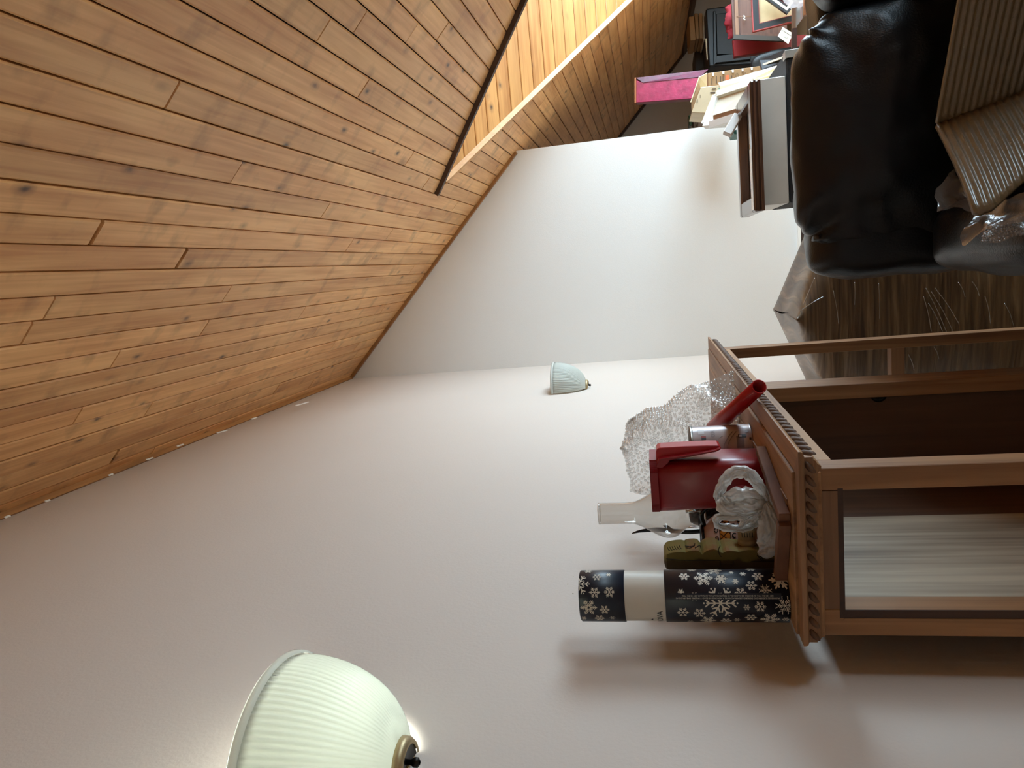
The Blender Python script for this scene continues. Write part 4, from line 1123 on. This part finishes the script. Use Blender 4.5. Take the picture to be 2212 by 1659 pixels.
drape('', '', [R([(2140,490),(2175,478),(2215,465),(2260,455)],1.56), R([(2122,508),(2160,498),(2205,488),(2260,470)],1.55), R([(2118,524),(2160,522),(2200,508),(2260,488)],1.54)], mat=M_FILM, bub=True, parent=wrapf, crump=0.006, fold=0.006, brow=0.007, br=0.0034)
M_CORR = plain('corrugated_card', (118,98,68), 0.42, var=0.1, scale=40, bump=0.6, bscale=260, spec=0.5, coat=0.7)
crr = thing('corrugated_sheet', 'folded corrugated cardboard sheet standing on the sofa seat', 'cardboard', (0.23,1.75,0.66))
C0 = Vector((0.232,1.752,0.0)); ZC0 = 0.872
da, db = Vector((0.883,-0.468,0)).normalized(), Vector((-0.678,-0.735,0)).normalized()
def planehit(px, py, d_):
    n_ = d_.cross(Vector((0,0,1))); r_ = ray(px, py); t = n_.dot(C0-CAM)/n_.dot(r_); p = CAM+r_*t
    return (p-C0).dot(d_), p.z
edge_pts = sorted([planehit(*q, db)[::-1] for q in ((2110,440),(2124,446),(2150,441),(2180,421),(2212,399),(2260,375))])
def elen(z):
    if z >= edge_pts[-1][0]: return edge_pts[-1][1]
    for (z0,l0),(z1,l1) in zip(edge_pts, edge_pts[1:]):
        if z0 <= z <= z1: return l0+(l1-l0)*(z-z0)/max(1e-6,z1-z0)
    return edge_pts[0][1]
def corr_wall(name, d_, lenf, inner, ztop):
    NZ, NL = 64, 14; T = 0.009
    vs, fs = [], []
    zb = 0.662
    for layer in (0,1):
        for i in range(NZ+1):
            z = ztop-(ztop-zb)*i/NZ
            for j in range(NL+1):
                l = lenf(z)*j/NL
                rb = 0.0016*math.sin((ztop-z)/0.0135*2*math.pi) if layer == 0 else 0.0
                lean = (ztop-z)*0.35 if name == 'flap' else 0.0
                cv = 0.018*(j/NL)**3 if name == 'flap' else 0.0
                p = C0+d_*l+Vector((0,0,z))+inner*(rb-layer*T-cv+lean)
                p += noise.noise_vector(p*60)*0.0008
                vs.append(p)
    W_ = NL+1; S_ = (NZ+1)*W_
    for i in range(NZ):
        for j in range(NL):
            a = i*W_+j; fs.append((a,a+1,a+W_+1,a+W_)); a += S_; fs.append((a+W_,a+W_+1,a+1,a))
    for j in range(NL): fs.append((j+1,j,S_+j,S_+j+1)); a = NZ*W_+j; fs.append((a,a+1,S_+a+1,S_+a))
    for i in range(NZ):
        for j in (0,NL): a = i*W_+j; fs.append((a,a+W_,S_+a+W_,S_+a))
    return mesh(name, vs, fs, M_CORR, crr, smooth=True)
na = Vector((-da.y,da.x,0));  na = na if na.dot(CAM-C0) > 0 else -na
nb_ = Vector((-db.y,db.x,0)); nb_ = nb_ if nb_.dot(da) > 0 else -nb_
corr_wall('panel', da, lambda z: 0.29, na, ZC0)
corr_wall('flap', db, elen, nb_, ZC0)

# --- wrapped bundle behind the cabinet
M_KRAFT, nt, b = newmat('film_wrapped_cardboard'); L = nt.links.new
tc = N(nt,'ShaderNodeTexCoord'); mp = N(nt,'ShaderNodeMapping'); mp.inputs['Scale'].default_value = (3.0,3.0,55.0); L(tc.outputs['Object'], mp.inputs['Vector'])
nz = N(nt,'ShaderNodeTexNoise'); nz.inputs['Scale'].default_value = 1; nz.inputs['Detail'].default_value = 6; nz.inputs['Distortion'].default_value = 0.8; L(mp.outputs[0], nz.inputs['Vector'])
rp = ramp(nt, [(0.3,lin((78,58,38))),(0.55,lin((114,90,62))),(0.72,lin((144,120,90)))]); L(nz.outputs['Fac'], rp.inputs['Fac']); L(rp.outputs['Color'], b.inputs['Base Color'])
b.inputs['Roughness'].default_value = 0.55; b.inputs['Coat Weight'].default_value = 0.35; b.inputs['Coat Roughness'].default_value = 0.18
bp = N(nt,'ShaderNodeBump'); bp.inputs['Strength'].default_value = 0.7; bp.inputs['Distance'].default_value = 0.006; L(nz.outputs['Fac'], bp.inputs['Height']); L(bp.outputs['Normal'], b.inputs['Normal']); L(bp.outputs['Normal'], b.inputs['Coat Normal'])
UY = 2.96
ap = at(1719,688,Y=UY); rs = at(1792,518,Y=UY); ls = at(1782,824,Y=UY)
bun = thing('wrapped_bundle', 'tall brown corrugated bundle bound in clear stretch film between cabinet and sofa', 'bundle', (ap.x,UY,ZF))
def bx(z):
    k = 0.0
    xl = ls.x-0.05 if z < ls.z-0.07 else (ls.x+(ap.x-ls.x)*(z-ls.z)/(ap.z-ls.z))
    xr = rs.x+0.03 if z < rs.z-0.03 else (rs.x+(ap.x-rs.x)*(z-rs.z)/(ap.z-rs.z))
    return max(-0.655,min(xl,ap.x-0.004)), max(xr,ap.x+0.004)
vs, fs = [], []; NZ, NF, NS = 120, 26, 8
for i in range(NZ+1):
    z = ZF+0.001+(ap.z-ZF-0.001)*i/NZ; xl, xr = bx(z)
    ring = []
    for j in range(NF+1):
        f = j/NF; x = xl+(xr-xl)*f
        dpt_ = 0.05*abs(2*f-1)**3+0.02*max(0,(z-0.7))*abs(x-ap.x)*4
        y = UY+dpt_+0.0035*math.sin(z/0.0165*2*math.pi)
        p = Vector((x,y,z)); p += noise.noise_vector(p*9)*0.008+Vector((0,noise.noise(p*Vector((1,1,1))*30)*0.003,0)); ring.append(p)
    for j in range(1,NS): ring.append(Vector((xr+0.01*math.sin(j),UY+0.07+0.45*j/NS,z)))
    for j in range(NF//2+1): ring.append(Vector((xr+(xl-xr)*j/(NF//2),UY+0.52,z)))
    for j in range(1,NS): ring.append(Vector((xl-0.01*math.sin(j),UY+0.52-0.45*j/NS,z)))
    vs += ring; RN = len(ring)
for i in range(NZ):
    for k in range(RN): fs.append((i*RN+k, i*RN+(k+1)%RN, (i+1)*RN+(k+1)%RN, (i+1)*RN+k))
fs += [tuple(range(RN)), tuple(NZ*RN+k for k in range(RN))]
mesh('wrapped_body', vs, fs, M_KRAFT, bun, smooth=True)
M_STRAND = film('film_fold', (190,180,170), 0.45, rough=0.12, bump=0.2, gloss=0.9)
for (xa,ya,xb,yb) in ((1995,640,2012,716),(2006,655,2036,716),(2000,622,2045,718),(2012,630,2060,718),(2020,622,2072,700),(2018,750,2028,775),(1962,765,1975,800),(2070,610,2085,642),(2100,608,2116,640),(2170,655,2190,705),(1800,628,1812,700),(1846,610,1846,660),(1760,600,1735,660),(1780,640,1728,672),(1898,612,1900,690),(2128,640,2140,700)):
    a_, b2 = at(xa,ya,Y=UY-0.012), at(xb,yb,Y=UY-0.012); mid = (a_+b2)/2+Vector((0.004,-0.006,0))
    sweep('film_strand', spline([a_,mid,b2],5), [0.0006+0.0016*math.sin(k/10*math.pi) for k in range(11)], 0.0016, M_STRAND, bun, seg=6)

# ================================================================== CLUTTER BY THE PARTITION END
def pbox(name, pts, Y, depth, mat, parent=None, bv=0.0, foot=None):
    "box whose front outline is four points at depth Y; foot drops its lower two corners to that height"
    P = [at(x,y,Y=(Y[k] if isinstance(Y,(list,tuple)) else Y)) for k,(x,y) in enumerate(pts)]
    if foot is not None:
        z_s = sorted(P, key=lambda p:p.z)
        for p in z_s[:2]: p.z = foot
    return slab(name, P, depth, mat, parent, bv=bv, away=Vector((0,1,0)))
M_BLKFAB = plain('black_woven_fabric', (28,26,27), 0.8, var=0.3, scale=60, bump=0.6, bscale=200)
M_TAPE = plain('silver_tape', (196,192,184), 0.3, metal=0.4, var=0.1)
M_FOAM = plain('white_board_face', (222,219,212), 0.6, var=0.04, scale=12)
ch = thing('black_chest', 'black fabric covered chest behind the sofa under the white block', 'chest', (0.49,3.5,ZF))
box('chest_body', 0.185, 0.80, 3.30, 3.78, ZF, 0.888, M_BLKFAB, ch, bv=0.006)
box('tape', 0.772, 0.803, 3.294, 3.35, 0.80, 0.8905, M_TAPE, ch, bv=0.001)
tag(box('white_block', 0.185, 0.705, 3.305, 3.74, 0.8905, 0.998, M_FOAM, None, bv=0.003), 'white block like a foam board lying on the black chest', 'block')
M_FRW = wood('brown_frame_moulding', (62,40,30), (104,74,58), 'X', knots=False, rough=0.22, tint=0.03, coat=0.4)
fr = thing('brown_picture_frame', 'empty dark brown picture frame lying flat on the white block', 'picture frame', (0.44,3.5,0.999))
FX0, FX1, FY0, FY1 = 0.160, 0.690, 3.235, 3.72
for nm, a_, b2 in (('rail',(FX0,FY0+0.033),(FX1,FY0+0.033)),('rail',(FX0,FY1-0.033),(FX1,FY1-0.033)),('stile',(FX0+0.033,FY0+0.067),(FX0+0.033,FY1-0.067)),('stile',(FX1-0.033,FY0+0.067),(FX1-0.033,FY1-0.067))):
    bar(nm, (a_[0],a_[1],1.022), (b2[0],b2[1],1.022), 0.066, 0.044, M_FRW, fr, bv=0.006)
bar('lip', (FX0,FY0-0.003,1.008), (FX1,FY0-0.003,1.008), 0.008, 0.012, M_FRW, fr, bv=0.002)
bar('lip', (FX0,FY0-0.003,1.026), (FX1,FY0-0.003,1.026), 0.006, 0.010, M_FRW, fr, bv=0.002)

M_VEN = plain('birch_white_sheet', (232,228,220), 0.35, var=0.08, scale=60)
box('white_veneer', FX0+0.008, FX0+0.262, FY0+0.004, FY0+0.060, 1.0443, 1.0465, M_VEN, fr)
M_CANV = plain('raw_canvas', (206,198,178), 0.75, var=0.05, bump=0.3, bscale=300)
M_PALE = wood('pale_stretcher', (190,166,130), (222,204,172), 'X', knots=False, rough=0.55, tint=0.04)
M_STONE = plain('whitish_bar', (196,188,180), 0.5, var=0.05)
M_BRNB = plain('brown_bar', (112,72,44), 0.55, var=0.1)
cv = thing('stretched_canvas', 'stretched canvas seen from its back, leaning beyond the brown frame', 'canvas', Vector(at(1560,260,Y=3.80)))
cq = [at(1549,206,Y=4.02), at(1628,180,Y=3.82), at(1600,262,Y=3.78), at(1524,268,Y=3.98)]
slab('cloth', [cq[0]+(cq[2]-cq[0])*0.03, cq[1]+(cq[3]-cq[1])*0.03, cq[2]+(cq[0]-cq[2])*0.03, cq[3]+(cq[1]-cq[3])*0.03], 0.004, M_CANV, cv)
for k, mt in ((0,M_CANV),(1,M_CANV),(2,M_WHITE),(3,M_WHITE)):
    bar('stretcher_bar', cq[k], cq[(k+1)%4], 0.040, 0.030, mt, cv, up=(cq[1]-cq[0]).cross(cq[3]-cq[0]), bv=0.002)
bar('cross_bar', at(1545,254,Y=3.86), at(1594,240,Y=3.76), 0.020, 0.03, M_BRNB, cv, up=Vector((0,-1,0.3)))
bar('cross_bar', at(1535,270,Y=3.84), at(1592,252,Y=3.74), 0.032, 0.03, M_WHITE, cv, up=Vector((0,-1,0.3)))
tag(bar('white_bar', at(1570,291,Y=3.62), at(1594,250,Y=3.66), 0.040, 0.030, M_STONE, None, up=Vector((0,-1,0.2)), bv=0.003), 'short greyish white wooden bar propped on the brown frame', 'bar')
M_TEAL = plain('teal_cover', (38,92,86), 0.5)
tag(pbox('teal_book', [(1584,281),(1610,277),(1610,287),(1586,290)], 3.98, 0.2, M_TEAL, bv=0.002), 'thin teal green book behind the brown frame', 'book')
M_CARD = plain('pale_carton', (196,178,146), 0.65, var=0.06, scale=10)
M_CARD2 = plain('brown_carton', (142,108,70), 0.65, var=0.08, scale=10)
M_CARDD = plain('brown_box_card', (150,112,68), 0.7, var=0.06, scale=10)
M_YEL = plain('yellow_card', (232,206,150), 0.6, var=0.05)
M_CRM = plain('cream_board', (232,220,190), 0.6, var=0.03)
bd = thing('cream_board', 'long cream board with a yellowish edge leaning by the black chest', 'board', Vector(at(1660,170,Y=4.0)))
slab('board', [at(1552,187,Y=4.12), at(1694,146,Y=3.98), Vector((at(1694,146,Y=3.98).x,3.98,ZF)), Vector((at(1700,166,Y=3.94).x,3.94,ZF)), at(1700,166,Y=3.94), at(1628,178,Y=4.0), at(1556,194,Y=4.08)], 0.02, M_CRM, bd, bv=0.001)
slab('edge', [at(1610,178,Y=3.965), at(1696,154,Y=3.93), at(1700,165,Y=3.925), at(1640,174,Y=3.95)], 0.012, M_YEL, bd)
# cartons
cb = thing('cream_carton', 'open cream cardboard carton with a green oval print', 'carton', Vector(at(1540,215,Y=4.7)))
cf = [(1514,188),(1594,180),(1592,238),(1536,245),(1494,243)]
slab('carton_body', [at(x,y,Y=4.60) for x, y in cf], 0.30, M_CARD, cb, away=Vector((0,1,0)), bv=0.003)
slab('flap', [at(1528,158,Y=4.72), at(1511,167,Y=4.62), at(1493,221,Y=4.60), at(1498,219,Y=4.63), at(1527,186,Y=4.72)], 0.006, M_CARD, cb)
slab('side', [at(1493,221,Y=4.61), at(1494,243,Y=4.61), at(1513,190,Y=4.60), at(1510,178,Y=4.61)], 0.006, M_CARD2, cb)
def oval(px, py, rx, ry, Y, mat, par, ang=0.0, name='oval_print'):
    return slab(name, [at(px+rx*math.cos(t*math.pi/12), py+ry*math.sin(t*math.pi/12)+ang*rx*math.cos(t*math.pi/12), Y=Y) for t in range(24)], 0.001, mat, par, away=Vector((0,1,0)))
M_GRN = plain('green_print', (70,134,116), 0.5); M_GRN2 = plain('dark_green_print', (30,92,74), 0.5); M_BRNP = plain('brown_print', (78,58,40), 0.6)
oval(1569,190.5,17,6.2,4.597,M_GRN,cb,-0.08)
oval(1563,191,9,4.4,4.594,M_CARD,cb,-0.08,'print')
slab('print', [at(x,y,Y=4.592) for x, y in ((1571,185.5),(1579,185),(1578,193),(1568,195))], 0.001, M_GRN2, cb, away=Vector((0,1,0)))
for (x0,y0,x1,y1) in ((1538,191,1547,193.5),(1534,199,1545,202),(1505,215,1507,222),(1512,205,1513,212)):
    slab('print', [at(x,y,Y=4.596) for x, y in ((x0,y0),(x1,y0-0.6),(x1,y1-0.6),(x0,y1))], 0.001, M_BRNP, cb, away=Vector((0,1,0)))
bc = thing('brown_carton', 'tall brown carton with an orange sticker and a row of shiny staples', 'carton', Vector(at(1600,160,Y=5.1)))
pbox('carton_body', [(1529,158),(1650,142),(1648,176),(1530,190)], 5.00, 0.35, M_CARD2, bc, bv=0.003, foot=ZF)
M_ORG = plain('orange_sticker', (226,98,52), 0.5)
slab('sticker', [at(x,y,Y=4.995) for x, y in ((1567,163),(1575,162),(1575,178),(1567,179))], 0.001, M_ORG, bc, away=Vector((0,1,0)))
for (x, y) in ((1540,161),(1562.5,157),(1583,154),(1604,151),(1624,148)):
    q = at(x,y,Y=4.99); boxr('staple', (q.x,q.y), 0.009, 0.002, q.z-0.005, q.z+0.005, 0.3, M_TAPE, bc)
for (x, y, l) in ((1537,176,14),(1547,172,16),(1556,171,12),(1561,170,12),(1580,168,10)):
    slab('print', [at(a_,c_,Y=4.996) for a_, c_ in ((x,y-l/2),(x+1.6,y-l/2),(x+1.6,y+l/2),(x,y+l/2))], 0.001, M_BRNP, bc, away=Vector((0,1,0)))
for (px, ry, rx) in ((1592,7.5,3.2),(1609,5.5,3.0)):
    pts_ = [at(px+rx*math.cos(t*math.pi/10),165-(px-1592)*0.2+ry*math.sin(t*math.pi/10),Y=4.993) for t in range(20)]
    sweep('print_outline', pts_, 0.0016, 0.0008, M_BRNP, bc, seg=5, closed=True)
slab('label', [at(x,y,Y=4.994) for x, y in ((1627,155),(1637,154),(1634,165),(1627,166))], 0.001, M_WHITE, bc, away=Vector((0,1,0)))
# pink parcel
M_PINK = plain('pink_cellophane', (160,46,80), 0.3, var=0.25, scale=25, bump=0.6, bscale=40, coat=0.2)
M_MAG = plain('magenta_side', (92,10,46), 0.45, var=0.3, scale=30, bump=0.8, bscale=50)
pk_ = thing('pink_parcel', 'tall narrow parcel in shiny pink cellophane behind the cartons', 'parcel', Vector(at(1505,190,Y=5.6)))
f0 = [at(1374,173,Y=5.50), at(1389,178,Y=5.50), at(1514,166,Y=5.50), at(1512,212,Y=5.50), at(1374,222,Y=5.50)]
slab('front', f0, 0.16, M_PINK, pk_, away=Vector((0.10,1,0)), bv=0.004)
slab('side', [at(1374,168,Y=5.505), at(1450,159,Y=5.52), at(1530,150,Y=5.54), at(1512,166,Y=5.495), at(1389,178.5,Y=5.495)], 0.16, M_MAG, pk_, away=Vector((0.10,1,0)))
M_AMB = plain('amber_fringe', (170,96,52), 0.5)
bar('edge_fold', at(1372.5,168,Y=5.50), at(1372.5,223,Y=5.50), 0.012, 0.012, M_AMB, pk_)

# --- things in the shade beyond
M_BLK = plain('matt_black', (26,28,30), 0.45, var=0.1)
M_BLK2 = plain('black_inset', (14,15,16), 0.5)
M_DGRY = plain('dark_grey_box', (66,60,54), 0.7, var=0.1)
bk = thing('black_cabinet', 'black cabinet with a recessed front in the dark space beyond the wall', 'cabinet', Vector(at(1600,80,Y=6.7)))
pbox('carcass', [(1524.5,19),(1640,3),(1650,138),(1531.5,144)], 6.60, 0.5, M_BLK, bk, bv=0.01)
pbox('inset', [(1547,30),(1612,22),(1620,116),(1549,118)], 6.575, 0.03, M_BLK2, bk, bv=0.004)
pbox('bezel', [(1541,24),(1546,23.5),(1549,134),(1542,141)], 6.57, 0.03, M_BLK, bk, bv=0.003)
pbox('bezel', [(1548,120),(1620,112),(1622,128),(1546,136)], 6.57, 0.03, M_BLK, bk, bv=0.003)
for k, (nm, pts_, mt, lb) in enumerate((
   ('flat_box',[(1488,36),(1499,34.5),(1503.5,86),(1491.5,88)],M_CARDD,'brown flat box, topmost and thickest of the small stack on the black cabinet'),
   ('flat_box',[(1500,29),(1508,28.7),(1510.5,83.5),(1504,84.5)],M_CARDD,'brown flat box in the middle of the small stack on the black cabinet'),
   ('flat_box',[(1509.3,28.6),(1517,28),(1519,83),(1511.5,83.5)],M_CARDD,'brown flat box, lowest of the small stack on the black cabinet'),
   ('pale_tray',[(1517.8,31.5),(1521,31),(1523,86),(1519.8,87)],M_CARD,'thin pale tray under the stack of brown boxes on the black cabinet'))):
    o = pbox(nm, pts_, 6.75, 0.42, mt, None, bv=0.004); tag(o, lb, 'box' if k < 3 else 'tray', 'flat boxes on the black cabinet' if k < 3 else None)
    o.parent = None
tag(pbox('pale_stick', [(1523.5,83),(1526.5,83),(1529,128),(1527,129)], 6.56, 0.03, M_CARD, None), 'thin pale stick lying on the front edge of the black cabinet', 'stick')
tag(pbox('grey_carton', [(1504,93),(1521,95),(1527,142),(1503,155),(1501,115)], 7.15, 0.4, M_DGRY, None, bv=0.006), 'dark grey box standing left of the stacked brown boxes in the shade', 'box')
M_REDP = plain('red_panel_paint', (132,28,30), 0.45, var=0.08)
M_REDC = plain('red_cloth', (150,34,44), 0.8, var=0.2, scale=30)
tag(pbox('red_board', [(1583,84),(1700,87),(1700,104),(1586,122.5)], 5.62, 0.06, M_REDP, None, bv=0.003, foot=ZF), 'plain dark red board under the brown framed board', 'panel')
o = sweep('red_cloth', spline([at(1574,13,Y=5.75),at(1579,28,Y=5.74),at(1574,44,Y=5.72),at(1578,62,Y=5.74),at(1582,82,Y=5.75)],6), [0.02,0.022,0.025,0.027,0.03,0.03,0.032,0.034,0.034,0.034,0.034,0.032,0.03,0.028,0.026,0.024,0.022,0.02,0.019,0.018,0.016,0.015,0.014,0.013,0.012], 0.03, M_REDC, None, seg=12, jit=0.012)
tag(o, 'crumpled red cloth draped over the top of the brown framed board', 'cloth')
M_BRNW = wood('reddish_brown_board', (74,46,36), (106,70,54), 'X', knots=False, rough=0.5, tint=0.03)
M_RAILW = wood('light_brown_rail', (120,84,60), (152,112,84), 'X', knots=False, rough=0.5, tint=0.03)
fb = thing('framed_board', 'reddish brown framed board seen from the back with hanging wire', 'board', Vector(at(1640,40,Y=5.5)))
pbox('board', [(1579,-24),(1584,80),(1700,84),(1700,-24)], 5.48, 0.03, M_BRNW, fb)
bar('frame_rail', at(1589,-24,Y=5.46), at(1592.5,78,Y=5.46), 0.018, 0.022, M_RAILW, fb)
bar('frame_rail', at(1584,80.5,Y=5.46), at(1700,85,Y=5.46), 0.022, 0.03, M_DGRY, fb)
bar('frame_rail', at(1600,74,Y=5.465), at(1700,77,Y=5.465), 0.016, 0.016, M_BRNW, fb)
sweep('wire', [at(1591,36,Y=5.45), at(1606,36.5,Y=5.448), at(1623,36,Y=5.45)], 0.0022, 0.0022, M_RAILW, fb, seg=6)
sweep('wire_knot', spline([at(1606,34,Y=5.44),at(1608.5,38,Y=5.438),at(1606.5,41,Y=5.44),at(1610,44,Y=5.44)],5), 0.007, 0.005, M_STONE, fb, seg=8, jit=0.002)
M_RIM = plain('red_frame_line', (150,62,60), 0.4); M_FBLK = plain('black_frame', (36,38,42), 0.35, var=0.1)
M_MAT = plain('beige_mount', (204,182,140), 0.6, var=0.05, scale=30)
def pframe(name, label, c, a, b_, Y, bands, matm, group=None):
    "picture frame from its corner pixel c with edges towards pixels a and b_"
    P0, A, B = at(*c,Y=Y), at(*a,Y=Y), at(*b_,Y=Y)
    ea, eb = A-P0, B-P0; la, lb = ea.length, eb.length; ea.normalize(); eb.normalize()
    t = thing(name, label, 'picture', Vector(min((P0,A,B,A+B-P0), key=lambda p:p.z)))
    off = 0.0
    nrm = Vector((0,-1,0))
    for wd, ht, mt, nm in bands:
        i0, i1 = off, off+wd
        def q(u, v): return P0+ea*u+eb*v
        def ringq(o_): return [q(o_,o_), q(la-o_,o_), q(la-o_,lb-o_), q(o_,lb-o_)]
        a_, c_ = ringq(i0), ringq(i1)
        vs = a_+c_+[p+nrm*ht for p in a_]+[p+nrm*ht for p in c_]
        fs = []
        for k in range(4):
            k2 = (k+1)%4
            fs += [(8+k,8+k2,12+k2,12+k),(k,k2,8+k2,8+k),(4+k,4+k2,12+k2,12+k),(k,k2,4+k2,4+k)]
        mesh(nm, vs, fs, mt, t); off += wd
    slab('mount', [q(off,off), q(la-off,off), q(la-off,lb-off), q(off,lb-off)], 0.01, matm, t, away=Vector((0,1,0)))
    return t
pframe('framed_picture', 'large black picture frame with red lines and a beige mount', (1625,72), (1620,-40), (1730,46), 5.05,
       [(0.006,0.030,M_RIM,'rim'),(0.034,0.026,M_FBLK,'frame'),(0.005,0.020,M_RIM,'rim')], M_MAT)
M_WINE = plain('wine_mount', (110,46,44), 0.6)
pframe('tilted_picture', 'smaller tilted picture with black and cream borders and wine red mount', (1699,33), (1640,-9), (1722,4), 4.95,
       [(0.014,0.024,M_FBLK,'frame'),(0.016,0.020,M_CRM,'border'),(0.010,0.018,M_FBLK,'border')], M_WINE)
cd = thing('white_card', 'small white card with a faint printed mark, tilted by the frames', 'card', Vector(at(1703,95,Y=5.474)))
slab('card', [at(x,y,Y=5.420) for x, y in ((1680,78),(1691,58.5),(1713,72),(1703,95.5))], 0.004, M_WHITE, cd, away=Vector((0,1,0)))
M_FAINT = plain('faint_print', (196,196,192), 0.5)
slab('print', [at(x,y,Y=5.418) for x, y in ((1693,79),(1696,76.5),(1702,80),(1699,83))], 0.001, M_FAINT, cd, away=Vector((0,1,0)))
bar('print_line', at(1688,63,Y=5.417), at(1710,77,Y=5.417), 0.002, 0.005, M_FAINT, cd)
M_FROST = film('frosted_plastic', (228,222,226), 0.25, rough=0.3, bump=0.3, gloss=0.3)
drape('frosted_plastic', 'frosted white plastic sheet hanging over the picture frames', [R([(1690,-14),(1715,-14),(1745,-14),(1775,-14)],3.5), R([(1690,0),(1716,2),(1740,2),(1760,-2)],3.5), R([(1696,9),(1716,14),(1735,12),(1745,6)],3.5), R([(1700,12),(1714,25),(1718,26),(1724,20)],3.5)], mat=M_FROST, bub=False, crump=0.008, fold=0.01, cat='plastic sheet')
M_OAK = wood('orange_oak', (150,92,52), (190,128,80), 'Z', knots=False, rough=0.4, tint=0.03)
lf = thing('oak_frame', 'orange oak glazed frame standing against the right end of the black chest', 'frame', Vector(at(1719,100,Y=3.55)))
bar('rail', at(1716,18,Y=3.42), at(1716,62,Y=3.42), 0.016, 0.02, M_RAILW, lf)
bar('rail', at(1715.5,62,Y=3.42), at(1715,108,Y=3.42), 0.014, 0.02, M_BRNW, lf)
bar('stile', at(1741,-10,Y=3.40), at(1741,34,Y=3.40), 0.022, 0.02, M_OAK, lf)
M_GP = glass('picture_glass', edge=0.3, milk=0.35)
slab('glass', [at(1719,18,Y=3.41), at(1738,14,Y=3.41), at(1738,34,Y=3.41), at(1719,60,Y=3.41)], 0.003, M_GP, lf)
_b = at(1655,139,Y=5.50); _tz = _b.z+0.10
o = cushion('black_bag', (_b.x,5.50,(_tz+ZF)/2), 0.085, 0.06, (_tz-ZF)/2, M_BLK2, None, e=3, n=12, wr=0.012); tag(o, 'round black bag in the shade above the small dark frame', 'bag')
df = thing('dark_picture', 'small dark wooden picture frame lying by the cream board', 'picture frame', Vector(at(1680,140,Y=4.35)))
slab('frame_side', [at(1640,141,Y=4.42), at(1694,121,Y=4.32), Vector((at(1694,124,Y=4.32).x,4.32,ZF)), Vector((at(1698,140,Y=4.30).x,4.30,ZF)), at(1698,140,Y=4.30), at(1646,163,Y=4.38)], 0.03, M_FBLK, df, bv=0.004)
bar('frame_edge', at(1649,140,Y=4.395), at(1692,124,Y=4.305), 0.010, 0.012, M_CRM, df)
M_BTL = plain('green_bottle_glass', (56,78,52), 0.3); M_BK = plain('brown_book', (104,78,60), 0.7)
for nm, pts_, mt, lb, ct in (('green_book',[(1487,248),(1493,247),(1495,271),(1489,272)],M_BTL,'dull green book in the shade left of the cream carton','book'),
   ('brown_book',[(1496,250),(1501,249),(1503,276),(1499,277)],M_BK,'thin brown book next to the dull green book','book'),
   ('dark_box',[(1508,246),(1525,244),(1526,259),(1509,260)],M_BLK2,'small black box tucked under the cream carton','box'),
   ('brown_pouch',[(1507,262),(1522,259),(1532,280),(1506,280)],M_BK,'rounded brown box at the partition edge under the cream carton','box')):
    tag(pbox(nm, pts_, 5.9, 0.15, mt, None, bv=0.006), lb, ct)
